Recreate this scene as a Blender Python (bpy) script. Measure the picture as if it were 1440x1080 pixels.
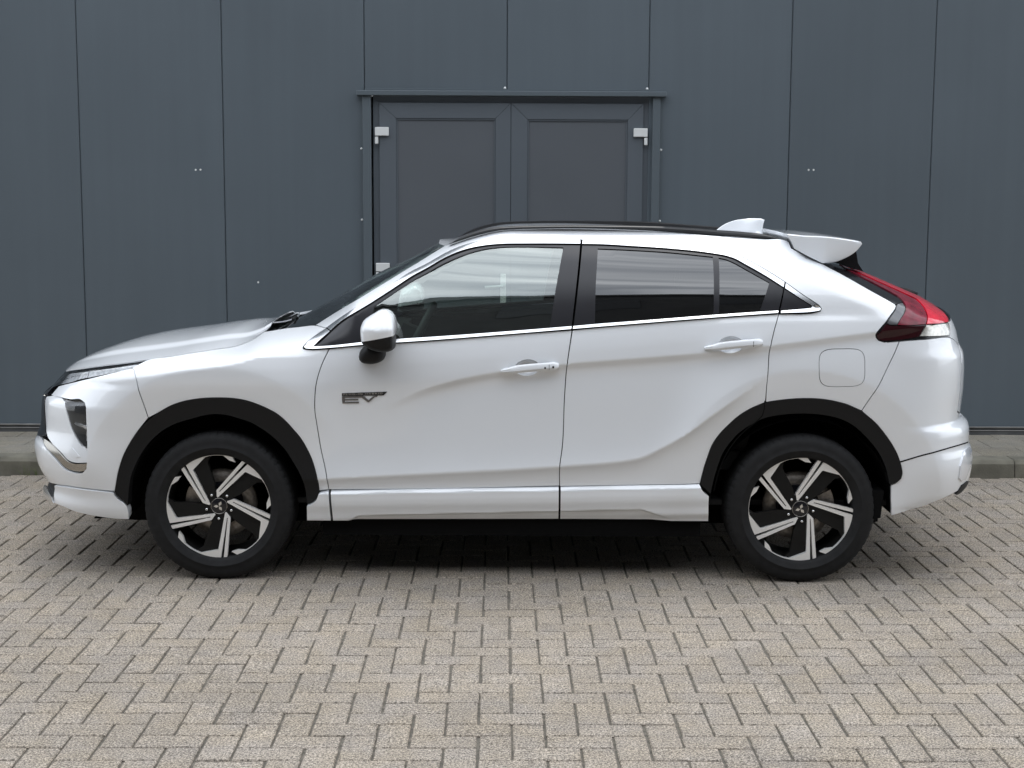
import bpy, bmesh, math, random
import numpy as np
from mathutils import Vector, Matrix
from mathutils.geometry import delaunay_2d_cdt
random.seed(7); np.random.seed(7)
for o in list(bpy.data.objects): bpy.data.objects.remove(o)
scene = bpy.context.scene
COL = scene.collection
R = math.radians

# ---------------------------------------------------------------- camera
cd = bpy.data.cameras.new("camera"); cam = bpy.data.objects.new("camera", cd); COL.objects.link(cam)
cd.sensor_width = 36.0; cd.sensor_fit = 'HORIZONTAL'; cd.lens = 51.695
cd.clip_start = 0.05; cd.clip_end = 2000
cam.matrix_world = Matrix.Translation((0, 0, 1.774)) @ Matrix.Rotation(math.pi/2 - .12921, 4, 'X') @ Matrix.Rotation(.00455, 4, 'Z')
scene.camera = cam

# ---------------------------------------------------------------- sky, sun, exposure
SUN_EL, SUN_AZ = R(70), R(14)          # near the zenith, veiled by cloud
world = bpy.data.worlds.new("World"); scene.world = world; world.use_nodes = True
nt = world.node_tree; nt.nodes.clear()
def wn(t, **k):
    n = nt.nodes.new(t)
    for a, b in k.items(): setattr(n, a, b)
    return n
L = nt.links.new
wout = wn('ShaderNodeOutputWorld'); wbg = wn('ShaderNodeBackground')
sky = wn('ShaderNodeTexSky', sky_type='NISHITA', sun_disc=False, sun_elevation=SUN_EL, sun_rotation=SUN_AZ)
tc = wn('ShaderNodeTexCoord')
sep = wn('ShaderNodeSeparateXYZ'); L(tc.outputs['Generated'], sep.inputs[0])
zc = wn('ShaderNodeMath', operation='MAXIMUM'); zc.inputs[1].default_value = 0.0; L(sep.outputs['Z'], zc.inputs[0])
za = wn('ShaderNodeMath', operation='ADD'); za.inputs[1].default_value = .12; L(zc.outputs[0], za.inputs[0])
dv = wn('ShaderNodeVectorMath', operation='DIVIDE'); L(tc.outputs['Generated'], dv.inputs[0])
cmb = wn('ShaderNodeCombineXYZ')
for i in range(3): L(za.outputs[0], cmb.inputs[i])
L(cmb.outputs[0], dv.inputs[1])
mp = wn('ShaderNodeMapping'); mp.inputs['Scale'].default_value = (1.5, 2.6, 0.0); mp.inputs['Location'].default_value = (3.1, 1.7, 0)
L(dv.outputs[0], mp.inputs[0])
cn = wn('ShaderNodeTexNoise'); cn.inputs['Scale'].default_value = 1.25; cn.inputs['Detail'].default_value = 3.5; cn.inputs['Roughness'].default_value = .5
cn.inputs['Distortion'].default_value = 1.1
L(mp.outputs[0], cn.inputs['Vector'])
cr = wn('ShaderNodeValToRGB')
cr.color_ramp.elements[0].position = .30; cr.color_ramp.elements[0].color = (.42, .46, .52, 1)
cr.color_ramp.elements[1].position = .72; cr.color_ramp.elements[1].color = (1.42, 1.47, 1.53, 1)
L(cn.outputs['Fac'], cr.inputs[0])
# overcast sky: about three times as bright overhead as at the horizon
zen = wn('ShaderNodeMath', operation='MULTIPLY_ADD'); zen.inputs[1].default_value = .50; zen.inputs[2].default_value = 1.0; L(zc.outputs[0], zen.inputs[0])
csc = wn('ShaderNodeVectorMath', operation='SCALE'); L(cr.outputs[0], csc.inputs[0]); L(zen.outputs[0], csc.inputs['Scale'])
nsc = wn('ShaderNodeVectorMath', operation='SCALE'); nsc.inputs['Scale'].default_value = .12; L(sky.outputs[0], nsc.inputs[0])
mx = wn('ShaderNodeMix', data_type='RGBA'); mx.inputs[0].default_value = .84
L(nsc.outputs[0], mx.inputs[6]); L(csc.outputs[0], mx.inputs[7])
L(mx.outputs[2], wbg.inputs[0]); wbg.inputs[1].default_value = 1.0; L(wbg.outputs[0], wout.inputs[0])

sd = bpy.data.lights.new("sun", 'SUN'); sun = bpy.data.objects.new("sun", sd); COL.objects.link(sun)
sd.energy = 0.5; sd.angle = R(24); sd.color = (1.0, .96, .90)
sdir = Vector((math.sin(SUN_AZ)*math.cos(SUN_EL), math.cos(SUN_AZ)*math.cos(SUN_EL), math.sin(SUN_EL)))
sun.rotation_euler = sdir.to_track_quat('Z', 'Y').to_euler()
sun.location = sdir*30
scene.view_settings.view_transform = 'Standard'; scene.view_settings.look = 'None'
scene.view_settings.exposure = 0.84; scene.view_settings.gamma = 1.0; scene.view_settings.use_curve_mapping = False
scene.render.resolution_x, scene.render.resolution_y = 1024, 768

# ---------------------------------------------------------------- materials
def mat(name, col, rough=.5, metal=0., coat=0., coat_rough=.03, spec=.5, noise=None, bump=None, ior=1.5):
    m = bpy.data.materials.new(name); m.use_nodes = True
    t = m.node_tree; b = t.nodes['Principled BSDF']
    b.inputs['Base Color'].default_value = (*col, 1); b.inputs['Roughness'].default_value = rough
    b.inputs['Metallic'].default_value = metal; b.inputs['Coat Weight'].default_value = coat
    b.inputs['Coat Roughness'].default_value = coat_rough; b.inputs['Specular IOR Level'].default_value = spec
    b.inputs['IOR'].default_value = ior
    g = None
    if noise or bump: g = t.nodes.new('ShaderNodeNewGeometry')
    if noise:                      # (scale, amount, detail)
        n = t.nodes.new('ShaderNodeTexNoise'); n.inputs['Scale'].default_value = noise[0]; n.inputs['Detail'].default_value = noise[2]
        t.links.new(g.outputs['Position'], n.inputs['Vector'])
        r = t.nodes.new('ShaderNodeMapRange'); r.inputs[1].default_value = .25; r.inputs[2].default_value = .75
        r.inputs[3].default_value = 1-noise[1]; r.inputs[4].default_value = 1+noise[1]
        t.links.new(n.outputs['Fac'], r.inputs[0])
        v = t.nodes.new('ShaderNodeVectorMath'); v.operation = 'SCALE'; v.inputs[0].default_value = col
        t.links.new(r.outputs[0], v.inputs['Scale']); t.links.new(v.outputs[0], b.inputs['Base Color'])
    if bump:                       # (scale, strength, distance)
        n = t.nodes.new('ShaderNodeTexNoise'); n.inputs['Scale'].default_value = bump[0]; n.inputs['Detail'].default_value = 3
        t.links.new(g.outputs['Position'], n.inputs['Vector'])
        u = t.nodes.new('ShaderNodeBump'); u.inputs['Strength'].default_value = bump[1]; u.inputs['Distance'].default_value = bump[2]
        t.links.new(n.outputs['Fac'], u.inputs['Height']); t.links.new(u.outputs[0], b.inputs['Normal'])
    return m
def glass(name, tint, refl, rough=0.0, rcol=(1, 1, 1)):
    """automotive glass: tinted see-through sheet with a mirror-like surface"""
    m = bpy.data.materials.new(name); m.use_nodes = True; t = m.node_tree; t.nodes.clear()
    o = t.nodes.new('ShaderNodeOutputMaterial'); x = t.nodes.new('ShaderNodeMixShader')
    a = t.nodes.new('ShaderNodeBsdfTransparent'); a.inputs[0].default_value = (*tint, 1)
    g = t.nodes.new('ShaderNodeBsdfGlossy'); g.inputs['Color'].default_value = (*rcol, 1); g.inputs['Roughness'].default_value = rough
    f = t.nodes.new('ShaderNodeFresnel'); f.inputs[0].default_value = 1.5
    s = t.nodes.new('ShaderNodeMath'); s.operation = 'MULTIPLY_ADD'; s.inputs[1].default_value = 1.0; s.inputs[2].default_value = refl; s.use_clamp = True
    geo = t.nodes.new('ShaderNodeNewGeometry'); nz = t.nodes.new('ShaderNodeTexNoise'); nz.inputs['Scale'].default_value = 3.0
    t.links.new(geo.outputs['Position'], nz.inputs['Vector'])
    bp = t.nodes.new('ShaderNodeBump'); bp.inputs['Strength'].default_value = .05; bp.inputs['Distance'].default_value = .02
    t.links.new(nz.outputs['Fac'], bp.inputs['Height']); t.links.new(bp.outputs[0], g.inputs['Normal'])
    t.links.new(f.outputs[0], s.inputs[0]); t.links.new(s.outputs[0], x.inputs[0])
    t.links.new(a.outputs[0], x.inputs[1]); t.links.new(g.outputs[0], x.inputs[2]); t.links.new(x.outputs[0], o.inputs[0])
    return m
M = {}
M['paint'] = mat('pearl_white_paint', (.84, .86, .885), rough=.36, metal=.08, coat=1.0, coat_rough=.0, spec=.5)
M['paint'].node_tree.nodes['Principled BSDF'].inputs['Coat IOR'].default_value = 1.65
M['black'] = mat('unpainted_black_plastic', (.008, .008, .0085), rough=.55, spec=.28, bump=(900, .15, .001))
M['gloss'] = mat('gloss_black', (.012, .012, .014), rough=.18, spec=.5)
M['pillar'] = mat('satin_pillar_foil', (.022, .022, .026), rough=.30, spec=.45)
M['gap'] = mat('dark_cavity', (.004, .004, .004), rough=.9, spec=.1)
M['chrome'] = mat('bright_chrome', (.74, .75, .76), rough=.24, metal=1.0)
M['bchrome'] = mat('black_chrome', (.20, .20, .21), rough=.2, metal=1.0)
M['dchrome'] = mat('dark_chrome', (.42, .40, .37), rough=.18, metal=1.0)
M['silver'] = mat('satin_silver_paint', (.72, .73, .74), rough=.28, metal=.6, coat=.5)
M['rubber'] = mat('tyre_rubber', (.014, .014, .0145), rough=.72, spec=.25, noise=(30, .25, 3))
M['machined'] = mat('machined_alloy', (.86, .85, .83), rough=.34, metal=.4)
M['wblack'] = mat('wheel_gloss_black', (.010, .010, .013), rough=.16, spec=.5, coat=.6)
M['wsatin'] = mat('wheel_satin_black', (.007, .0068, .0065), rough=.5, spec=.25)
M['disc'] = mat('worn_brake_iron', (.30, .27, .24), rough=.45, metal=.7, noise=(60, .35, 4))
M['steel'] = mat('bright_steel', (.75, .75, .74), rough=.22, metal=1.0)
M['red'] = mat('bright_red_lens', (.74, .018, .045), rough=.12, coat=.7, spec=.6, noise=(24, .18, 2))
M['dred'] = mat('smoked_red_lens', (.17, .016, .030), rough=.2, coat=.25, spec=.3, noise=(28, .35, 2))
M['blackred'] = mat('very_dark_red_lens', (.026, .003, .005), rough=.15, coat=.25, spec=.3)
M['smoke'] = mat('smoked_grey_lens', (.13, .13, .135), rough=.25, metal=.5, coat=.6)
M['clear'] = mat('clear_lens_over_reflector', (.62, .60, .55), rough=.22, metal=.6, coat=1.0, noise=(70, .25, 2))
M['projector'] = mat('lamp_projector', (.80, .80, .78), rough=.2, metal=.15, coat=1.0, noise=(70, .35, 3))
M['white_lens'] = mat('white_lamp_reflector', (.82, .83, .84), rough=.25, metal=.1, coat=1.0, noise=(60, .30, 3))
M['reflector'] = mat('pale_reflex_reflector', (.80, .82, .86), rough=.12, metal=.35, coat=1.0)
M['glass_f'] = glass('green_tinted_glass', (.74, .83, .78), .20, rcol=(.93, .98, .95))
M['glass_r'] = glass('privacy_glass', (.035, .038, .042), .085)
M['glass_w'] = glass('windscreen_glass', (.40, .50, .46), .05)
M['lens'] = glass('clear_lamp_lens', (.95, .96, .97), .015)
M['cloth'] = mat('charcoal_seat_cloth', (.018, .018, .019), rough=.9, bump=(700, .4, .002))
M['dash'] = mat('dark_soft_dashboard', (.014, .014, .015), rough=.75)
M['liner'] = mat('grey_headliner', (.05, .05, .05), rough=.9)
M['wall'] = mat('slate_grey_coated_steel', (.100, .122, .140), rough=.42, spec=.45, noise=(1.1, .05, 4), bump=(160, .10, .0015))
def streaks(m, amt):
    t = m.node_tree; b = t.nodes['Principled BSDF']; src = b.inputs['Base Color'].links[0].from_socket
    g = t.nodes.new('ShaderNodeNewGeometry'); mp_ = t.nodes.new('ShaderNodeMapping'); mp_.inputs['Scale'].default_value = (14, 1, .55)
    n = t.nodes.new('ShaderNodeTexNoise'); n.inputs['Scale'].default_value = 1.0; n.inputs['Detail'].default_value = 5
    t.links.new(g.outputs['Position'], mp_.inputs[0]); t.links.new(mp_.outputs[0], n.inputs['Vector'])
    oi = t.nodes.new('ShaderNodeObjectInfo')
    a = t.nodes.new('ShaderNodeMapRange'); a.inputs[1].default_value = .3; a.inputs[2].default_value = .7; a.inputs[3].default_value = 1-amt; a.inputs[4].default_value = 1+amt; t.links.new(n.outputs['Fac'], a.inputs[0])
    o = t.nodes.new('ShaderNodeMapRange'); o.inputs[3].default_value = .955; o.inputs[4].default_value = 1.045; t.links.new(oi.outputs['Random'], o.inputs[0])
    k = t.nodes.new('ShaderNodeMath'); k.operation = 'MULTIPLY'; t.links.new(a.outputs[0], k.inputs[0]); t.links.new(o.outputs[0], k.inputs[1])
    v = t.nodes.new('ShaderNodeVectorMath'); v.operation = 'SCALE'; t.links.new(src, v.inputs[0]); t.links.new(k.outputs[0], v.inputs['Scale']); t.links.new(v.outputs[0], b.inputs['Base Color'])
streaks(M['wall'], .028)
M['door'] = mat('slate_grey_door_coating', (.099, .115, .132), rough=.50, spec=.45, noise=(1.5, .04, 4), bump=(300, .10, .001))
M['infill'] = mat('grey_door_infill', (.101, .111, .124), rough=.55, spec=.4, noise=(1.5, .05, 4), bump=(300, .10, .001))
M['trim'] = mat('slate_grey_folded_trim', (.102, .124, .140), rough=.40, spec=.45)
M['alu'] = mat('white_coated_aluminium', (.72, .73, .72), rough=.38, spec=.5)
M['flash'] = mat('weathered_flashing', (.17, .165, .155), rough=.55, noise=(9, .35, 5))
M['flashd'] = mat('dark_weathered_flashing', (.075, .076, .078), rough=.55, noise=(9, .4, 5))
M['kerb'] = mat('mossy_kerb_concrete', (.150, .140, .110), rough=.9, noise=(7, .40, 6), bump=(120, .5, .004))
M['joint'] = mat('sandy_joint_soil', (.128, .116, .096), rough=.95, noise=(40, .5, 4), bump=(150, .6, .004))
M['weed'] = mat('dry_green_weed', (.10, .13, .04), rough=.7)
M['litter'] = mat('dry_brown_leaf', (.14, .095, .055), rough=.8)
M['grout'] = mat('dark_yard_ground', (.13, .125, .11), rough=.95, noise=(1.5, .2, 6))
M['bwall'] = mat('dark_brick_cladding', (.045, .046, .047), rough=.8, noise=(3, .25, 4))
M['bwin'] = mat('unlit_office_glass', (.008, .01, .012), rough=.1)
def paver_mat(name, single, base, var=.13, speck=1.0):
    m = bpy.data.materials.new(name); m.use_nodes = True; t = m.node_tree; b = t.nodes['Principled BSDF']
    N = t.nodes.new; K = t.links.new
    g = N('ShaderNodeNewGeometry')
    if single: r = N('ShaderNodeObjectInfo'); rnd = r.outputs['Random']
    else: r = N('ShaderNodeAttribute'); r.attribute_name = 'tone'; rnd = r.outputs['Fac']
    def noise(sc, det, rough=.6):
        n = N('ShaderNodeTexNoise'); n.inputs['Scale'].default_value = sc; n.inputs['Detail'].default_value = det; n.inputs['Roughness'].default_value = rough
        K(g.outputs['Position'], n.inputs['Vector']); return n.outputs['Fac']
    def rng(v, a, bb, c, d):
        n = N('ShaderNodeMapRange'); n.inputs[1].default_value = a; n.inputs[2].default_value = bb; n.inputs[3].default_value = c; n.inputs[4].default_value = d
        K(v, n.inputs[0]); return n.outputs[0]
    def mul(a, bb):
        n = N('ShaderNodeMath'); n.operation = 'MULTIPLY'; K(a, n.inputs[0]); K(bb, n.inputs[1]); return n.outputs[0]
    f = rng(noise(125, 3, .85), .40, .60, 1-.62*speck, 1+.62*speck)
    f = mul(f, rng(noise(260, 2, .7), .38, .62, 1-.38*speck, 1+.40*speck))
    f = mul(f, rng(noise(22, 4), .3, .7, .90, 1.10))
    f = mul(f, rng(noise(.9, 6, .65), .3, .7, .80, 1.14))
    f = mul(f, rng(rnd, 0, 1, 1-var, 1+var))
    v = N('ShaderNodeVectorMath'); v.operation = 'SCALE'; K(f, v.inputs['Scale'])
    cmix = N('ShaderNodeMix'); cmix.data_type = 'RGBA'; cmix.inputs[6].default_value = (*base, 1)
    cmix.inputs[7].default_value = (base[0]*.95, base[1]*.98, base[2]*1.06, 1)
    K(rng(noise(5, 3), .35, .65, 0, 1), cmix.inputs[0]); K(cmix.outputs[2], v.inputs[0]); K(v.outputs[0], b.inputs['Base Color'])
    b.inputs['Roughness'].default_value = .88; b.inputs['Specular IOR Level'].default_value = .25
    bp = N('ShaderNodeBump'); bp.inputs['Strength'].default_value = .55; bp.inputs['Distance'].default_value = .0025
    K(noise(210, 3, .7), bp.inputs['Height']); K(bp.outputs[0], b.inputs['Normal'])
    return m
PAV = (.290, .249, .198)
M['paver1'] = paver_mat('speckled_concrete_paver', True, PAV, var=.055)
M['paver2'] = paver_mat('speckled_concrete_pavers', False, PAV, var=.055)
M['tile'] = paver_mat('plain_concrete_tile', True, (.235, .212, .168), var=.10, speck=.45)

# ---------------------------------------------------------------- object helpers
def tag(o, label=None, cat=None, group=None, kind=None):
    if label: o['label'] = label
    if cat: o['category'] = cat
    if group: o['group'] = group
    if kind: o['kind'] = kind
    return o
def empty(name, loc=(0, 0, 0), rz=0.0):
    o = bpy.data.objects.new(name, None); COL.objects.link(o); o.location = loc; o.rotation_euler = (0, 0, rz)
    o.empty_display_size = .2; return o
def link(name, me, m=None, parent=None, loc=None):
    o = bpy.data.objects.new(name, me); COL.objects.link(o)
    if m is not None and not me.materials: me.materials.append(m)
    if parent: o.parent = parent
    if loc: o.location = loc
    return o
def mesh(name, V, F, smooth=False):
    me = bpy.data.meshes.new(name); me.from_pydata([tuple(map(float, v)) for v in V], [], [tuple(int(i) for i in f) for f in F]); me.update()
    if smooth: me.polygons.foreach_set('use_smooth', [True]*len(me.polygons))
    return me
def box_me(name, x0, x1, y0, y1, z0, z1, bev=0., seg=1):
    bm = bmesh.new(); bmesh.ops.create_cube(bm, size=1)
    for v in bm.verts: v.co = Vector((x0+(v.co.x+.5)*(x1-x0), y0+(v.co.y+.5)*(y1-y0), z0+(v.co.z+.5)*(z1-z0)))
    if bev: bmesh.ops.bevel(bm, geom=bm.edges[:], offset=bev, segments=seg, affect='EDGES')
    me = bpy.data.meshes.new(name); bm.to_mesh(me); bm.free(); return me
def box(name, x0, x1, y0, y1, z0, z1, m, parent=None, bev=0., seg=1):
    return link(name, box_me(name, x0, x1, y0, y1, z0, z1, bev, seg), m, parent)
def prism_me(name, pts, d0, d1, axis='y', bev=0.):
    """extrude an x-z outline along y from d0 (near) to d1"""
    bm = bmesh.new()
    a = [bm.verts.new((p[0], d0, p[1])) for p in pts]; b = [bm.verts.new((p[0], d1, p[1])) for p in pts]
    n = len(pts); bm.faces.new(a); bm.faces.new(list(reversed(b)))
    for i in range(n): bm.faces.new((a[i], b[i], b[(i+1) % n], a[(i+1) % n]))
    bmesh.ops.recalc_face_normals(bm, faces=bm.faces[:])
    if bev:
        ed = [e for e in bm.edges if abs(e.verts[0].co.y-d0) < 1e-6 and abs(e.verts[1].co.y-d0) < 1e-6]
        bmesh.ops.bevel(bm, geom=ed, offset=bev, segments=1, affect='EDGES')
    bmesh.ops.triangulate(bm, faces=[f for f in bm.faces if len(f.verts) > 4])
    me = bpy.data.meshes.new(name); bm.to_mesh(me); bm.free(); return me
def lathe_me(name, prof, n=96, smooth=True, close=False):
    """profile of (radius, y) turned about the local y axis"""
    V = []; F = []; k = len(prof)
    for i in range(n):
        a = 2*math.pi*i/n; c, s = math.cos(a), math.sin(a)
        for r, y in prof: V.append((r*c, y, r*s))
    for i in range(n):
        j = (i+1) % n
        for p in range(k if close else k-1):
            q = (p+1) % k
            F.append((i*k+p, i*k+q, j*k+q, j*k+p))
    me = mesh(name, V, F, smooth)
    bm = bmesh.new(); bm.from_mesh(me); bmesh.ops.remove_doubles(bm, verts=bm.verts[:], dist=1e-6); bmesh.ops.recalc_face_normals(bm, faces=bm.faces[:]); bm.to_mesh(me); bm.free()
    return me
def tube_me(name, pts, r, n=10, closed=False):
    V = []; F = []; P = [Vector(p) for p in pts]; k = len(P)
    rr = r if hasattr(r, '__len__') else [r]*k
    for i, p in enumerate(P):
        t = (P[(i+1) % k]-P[i-1]) if closed else (P[min(i+1, k-1)]-P[max(i-1, 0)])
        t.normalize(); u = t.cross(Vector((0, 0, 1)))
        if u.length < 1e-3: u = t.cross(Vector((0, 1, 0)))
        u.normalize(); w = t.cross(u)
        for j in range(n):
            a = 2*math.pi*j/n; V.append(p+(u*math.cos(a)+w*math.sin(a))*rr[i])
    m = k if closed else k-1
    for i in range(m):
        for j in range(n):
            F.append((i*n+j, i*n+(j+1) % n, ((i+1) % k)*n+(j+1) % n, ((i+1) % k)*n+j))
    if not closed:
        F.append(tuple(range(n-1, -1, -1))); F.append(tuple((k-1)*n+j for j in range(n)))
    return mesh(name, V, F, True)

# ---------------------------------------------------------------- the yard: ground, herringbone paving, kerb, walkway
YAW = .009
ground = link('ground', mesh('ground', [(-300, -300, -.05), (300, -300, -.05), (300, 60, -.05), (-300, 60, -.05)], [(0, 1, 2, 3)]), M['grout'])
tag(ground, 'flat grey yard surface reaching out beyond the brick paving', 'ground', kind='structure')
paving = link('paving', mesh('paving', [(-9, -6, -.0075), (9, -6, -.0075), (9, 9.14, -.0075), (-9, 9.14, -.0075)], [(0, 1, 2, 3)]), M['joint'])
paving.rotation_euler.z = YAW
tag(paving, 'herringbone paving of speckled grey beige concrete bricks', 'paving', kind='structure')
WX, WY, PX0, PY0 = .1112, .1057, .047, 6.24
KERB_Y = 9.13
def brick_geo(x0, x1, y0, y1, ch=.0035, zb=-.02):
    V = [(x0+ch, y0+ch, 0), (x1-ch, y0+ch, 0), (x1-ch, y1-ch, 0), (x0+ch, y1-ch, 0),
         (x0, y0, -ch), (x1, y0, -ch), (x1, y1, -ch), (x0, y1, -ch),
         (x0, y0, zb), (x1, y0, zb), (x1, y1, zb), (x0, y1, zb)]
    F = [(0, 1, 2, 3)]
    for i in range(4):
        j = (i+1) % 4; F += [(i+4, j+4, j, i), (i+8, j+8, j+4, i+4)]
    return V, F
GX, GY = .0085, .0058
bricks = []
for r in range(-28, 78):
    for a in range(-70, 71):
        k = (a+r) % 4
        if k == 0: x0, x1, y0, y1, t = a*WX, (a+2)*WX, PY0-(r+1)*WY, PY0-r*WY, 'H'
        elif k == 2: x0, x1, y0, y1, t = a*WX, (a+1)*WX, PY0-(r+2)*WY, PY0-r*WY, 'V'
        else: continue
        x0 += PX0; x1 += PX0
        if y0 > KERB_Y-.03 or y0 < -1.5 or x1 < -7.2 or x0 > 7.2: continue
        if y1 > KERB_Y: y1 = KERB_Y; t = 'cut'
        bricks.append((x0+GX/2, x1-GX/2, y0+GY/2, y1-GY/2, t))
cy, sy_ = math.cos(YAW), math.sin(YAW)
from bpy_extras.object_utils import world_to_camera_view
bpy.context.view_layer.update()
def seen(b):
    x, y = (b[0]+b[1])/2, (b[2]+b[3])/2
    w = Vector((x*cy-y*sy_, x*sy_+y*cy, 0)); c = world_to_camera_view(scene, cam, w)
    return (-.02 < c.x < 1.02 and -.02 < c.y < 1.0 and c.z > 0), (w-cam.location).length
vis = sorted([(seen(b)[1], i) for i, b in enumerate(bricks) if seen(b)[0] and b[4] != 'cut'])
single = set(i for _, i in vis[:300])
bme = {}
for t, dx, dy in (('H', WX*2-GX, WY-GY), ('V', WX-GX, WY*2-GY)):
    V, F = brick_geo(-dx/2, dx/2, -dy/2, dy/2); bme[t] = mesh('brick', V, F); bme[t].materials.append(M['paver1'])
V, F, tone = [], [], []
rs = np.random.RandomState(3)
for i, b in enumerate(bricks):
    tx, ty, dz = rs.normal(0, .0035), rs.normal(0, .0035), rs.normal(0, .0007)
    cx, cyy = (b[0]+b[1])/2, (b[2]+b[3])/2
    jx, jy, jr = rs.normal(0, .0011), rs.normal(0, .0008), rs.normal(0, .005)
    if i in single:
        o = link('brick', bme[b[4]], None, paving); o.location = (cx+jx, cyy+jy, dz); o.rotation_euler = (tx, ty, jr)
    else:
        v, f = brick_geo(b[0]-cx, b[1]-cx, b[2]-cyy, b[3]-cyy); n = len(V)
        cr_, sr_ = math.cos(jr), math.sin(jr)
        V += [(cx+jx+p[0]*cr_-p[1]*sr_, cyy+jy+p[0]*sr_+p[1]*cr_, p[2]+dz+tx*p[1]-ty*p[0]) for p in v]; F += [tuple(q+n for q in g) for g in f]
        tone += [rs.rand()]*len(v)
me = mesh('far_bricks', V, F); at = me.attributes.new('tone', 'FLOAT', 'POINT'); at.data.foreach_set('value', tone)
tag(link('brick_field', me, M['paver2'], paving), kind='stuff')

kerb = link('kerb', mesh('kerb', [(-9, 9.15, .02), (9, 9.15, .02), (9, 9.28, .02), (-9, 9.28, .02)], [(0, 1, 2, 3)]), M['joint'])
kerb.rotation_euler.z = YAW; tag(kerb, 'low weathered concrete kerb along the walkway by the wall', 'kerb', kind='structure')
prof = [(9.13, -.05), (9.138, .085), (9.155, .108), (9.175, .112), (9.288, .112), (9.288, -.05)]
def kerb_me(l):
    V = []; F = []
    for x in (0, .006, l-.006, l):
        e = .003 if x in (0, l) else 0
        for y, z in prof: V.append((x, y+e*(1 if y < 9.2 else 0), z-e*(1 if z > 0 else 0)))
    n = len(prof)
    for s in range(3):
        for i in range(n-1): F.append((s*n+i, (s+1)*n+i, (s+1)*n+i+1, s*n+i+1))
    F.append(tuple(range(n))); F.append(tuple(3*n+i for i in reversed(range(n))))
    return mesh('kerb_stone', V, F)
kme = kerb_me(.996)
for i in range(-8, 8): link('kerb_stone', kme, M['kerb'], kerb, (i*1.0+.27, 0, 0))

walk = link('walkway', mesh('walkway', [(-9, 9.28, .098), (9, 9.28, .098), (9, 10.3, .098), (-9, 10.3, .098)], [(0, 1, 2, 3)]), M['joint'])
walk.rotation_euler.z = YAW; tag(walk, 'narrow raised walkway of square concrete tiles between kerb and wall', 'walkway', kind='structure')
V, F = brick_geo(-.1505, .1505, -.1505, .1505, .002, -.03); tme = mesh('tile', V, F); tme.materials.append(M['tile'])
V, F = brick_geo(-.1505, .1505, -.1505, .062, .002, -.03); tme2 = mesh('tile', V, F); tme2.materials.append(M['tile'])
for r in range(3):
    for i in range(-24, 25):
        x = 3.122+.1525+i*.305+(.1525 if r % 2 else 0)
        if -7 < x < 7:
            o = link('tile', tme if r < 2 else tme2, None, walk); o.location = (x, 9.295+.1525+r*.305, .112+rs.normal(0, .0012)); o.rotation_euler = (rs.normal(0, .004), rs.normal(0, .004), rs.normal(0, .002))

# ---------------------------------------------------------------- facade of coated steel panels with a double door
wall = empty('warehouse_facade', (0, 0, 0)); 
wall.location = (0, 10.14, 0); wall.rotation_euler.z = YAW
tag(wall, 'slate grey warehouse wall of tall smooth steel panels with a double door', 'wall')
seams = [-6.84, -5.87, -4.89, -3.915, -2.944, -1.969, -1.008, -.043, .919, 1.883, 2.858, 3.83, 4.80, 5.77, 6.74]
SG = .0016
def panel_box(x0, x1, z0, z1):
    V = [(x0, .045, z0), (x0, .006, z0), (x0+.006, 0, z0), (x1-.006, 0, z0), (x1, .006, z0), (x1, .045, z0)]
    V = V+[(a, b, z1) for a, b, c in V]
    F = [(i, i+1, i+7, i+6) for i in range(5)]+[(0, 5, 4, 3, 2, 1), (6, 7, 8, 9, 10, 11)]
    return mesh('wall_panel', V, F)
for a, b in zip(seams[:-1], seams[1:]):
    z0 = 2.47 if -1.05 < a < .9 else .165
    x0 = a
    link('wall_panel', panel_box(x0+SG, b-SG, z0, 6.4), M['wall'], wall)
box('panel_backing', -6.84, -.97, .05, .12, .12, 6.4, M['gap'], wall)
box('panel_backing', .95, 6.74, .05, .12, .12, 6.4, M['gap'], wall)
box('panel_backing', -.97, .95, .05, .12, 2.44, 6.4, M['gap'], wall)
box('roof_edge', -6.9, 6.8, -.05, .2, 6.4, 6.52, M['trim'], wall, .006)
for x0, x1 in ((-6.84, -1.02), (.995, 6.74)):
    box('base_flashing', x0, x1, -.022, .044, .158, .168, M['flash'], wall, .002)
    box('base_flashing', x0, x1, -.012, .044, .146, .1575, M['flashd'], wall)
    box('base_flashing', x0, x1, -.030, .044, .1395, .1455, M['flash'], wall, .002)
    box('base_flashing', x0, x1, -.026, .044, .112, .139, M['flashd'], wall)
# door surround
box('door_canopy', -1.058, 1.037, -.055, .03, 2.423, 2.456, M['trim'], wall, .003)
box('canopy_upstand', -1.006, .966, -.010, -.0005, 2.457, 2.472, M['trim'], wall, .001)
for x0, x1, f0 in ((-1.021, -.964, -1.040), (.946, .997, .9985)):
    box('jamb_trim', x0, x1, -.032, .045, .113, 2.4225, M['trim'], wall, .003)
    box('jamb_flange', f0, f0+.018, -.004, -.0005, .17, 2.4225, M['trim'], wall)
FR = .012   # frame face depth
fr = prism_me('door_frame', [(-.952, .113), (-.952, 2.4225), (.930, 2.4225), (.930, .113), (.885, .113), (.885, 2.380), (-.908, 2.380), (-.908, .113)], FR, .06)
link('door_frame', fr, M['door'], wall)
box('door_gap', -.963, .945, .03, .07, .113, 2.422, M['gap'], wall)
box('threshold', -.952, .930, -.02, .05, .112, .135, M['flash'], wall)
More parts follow.
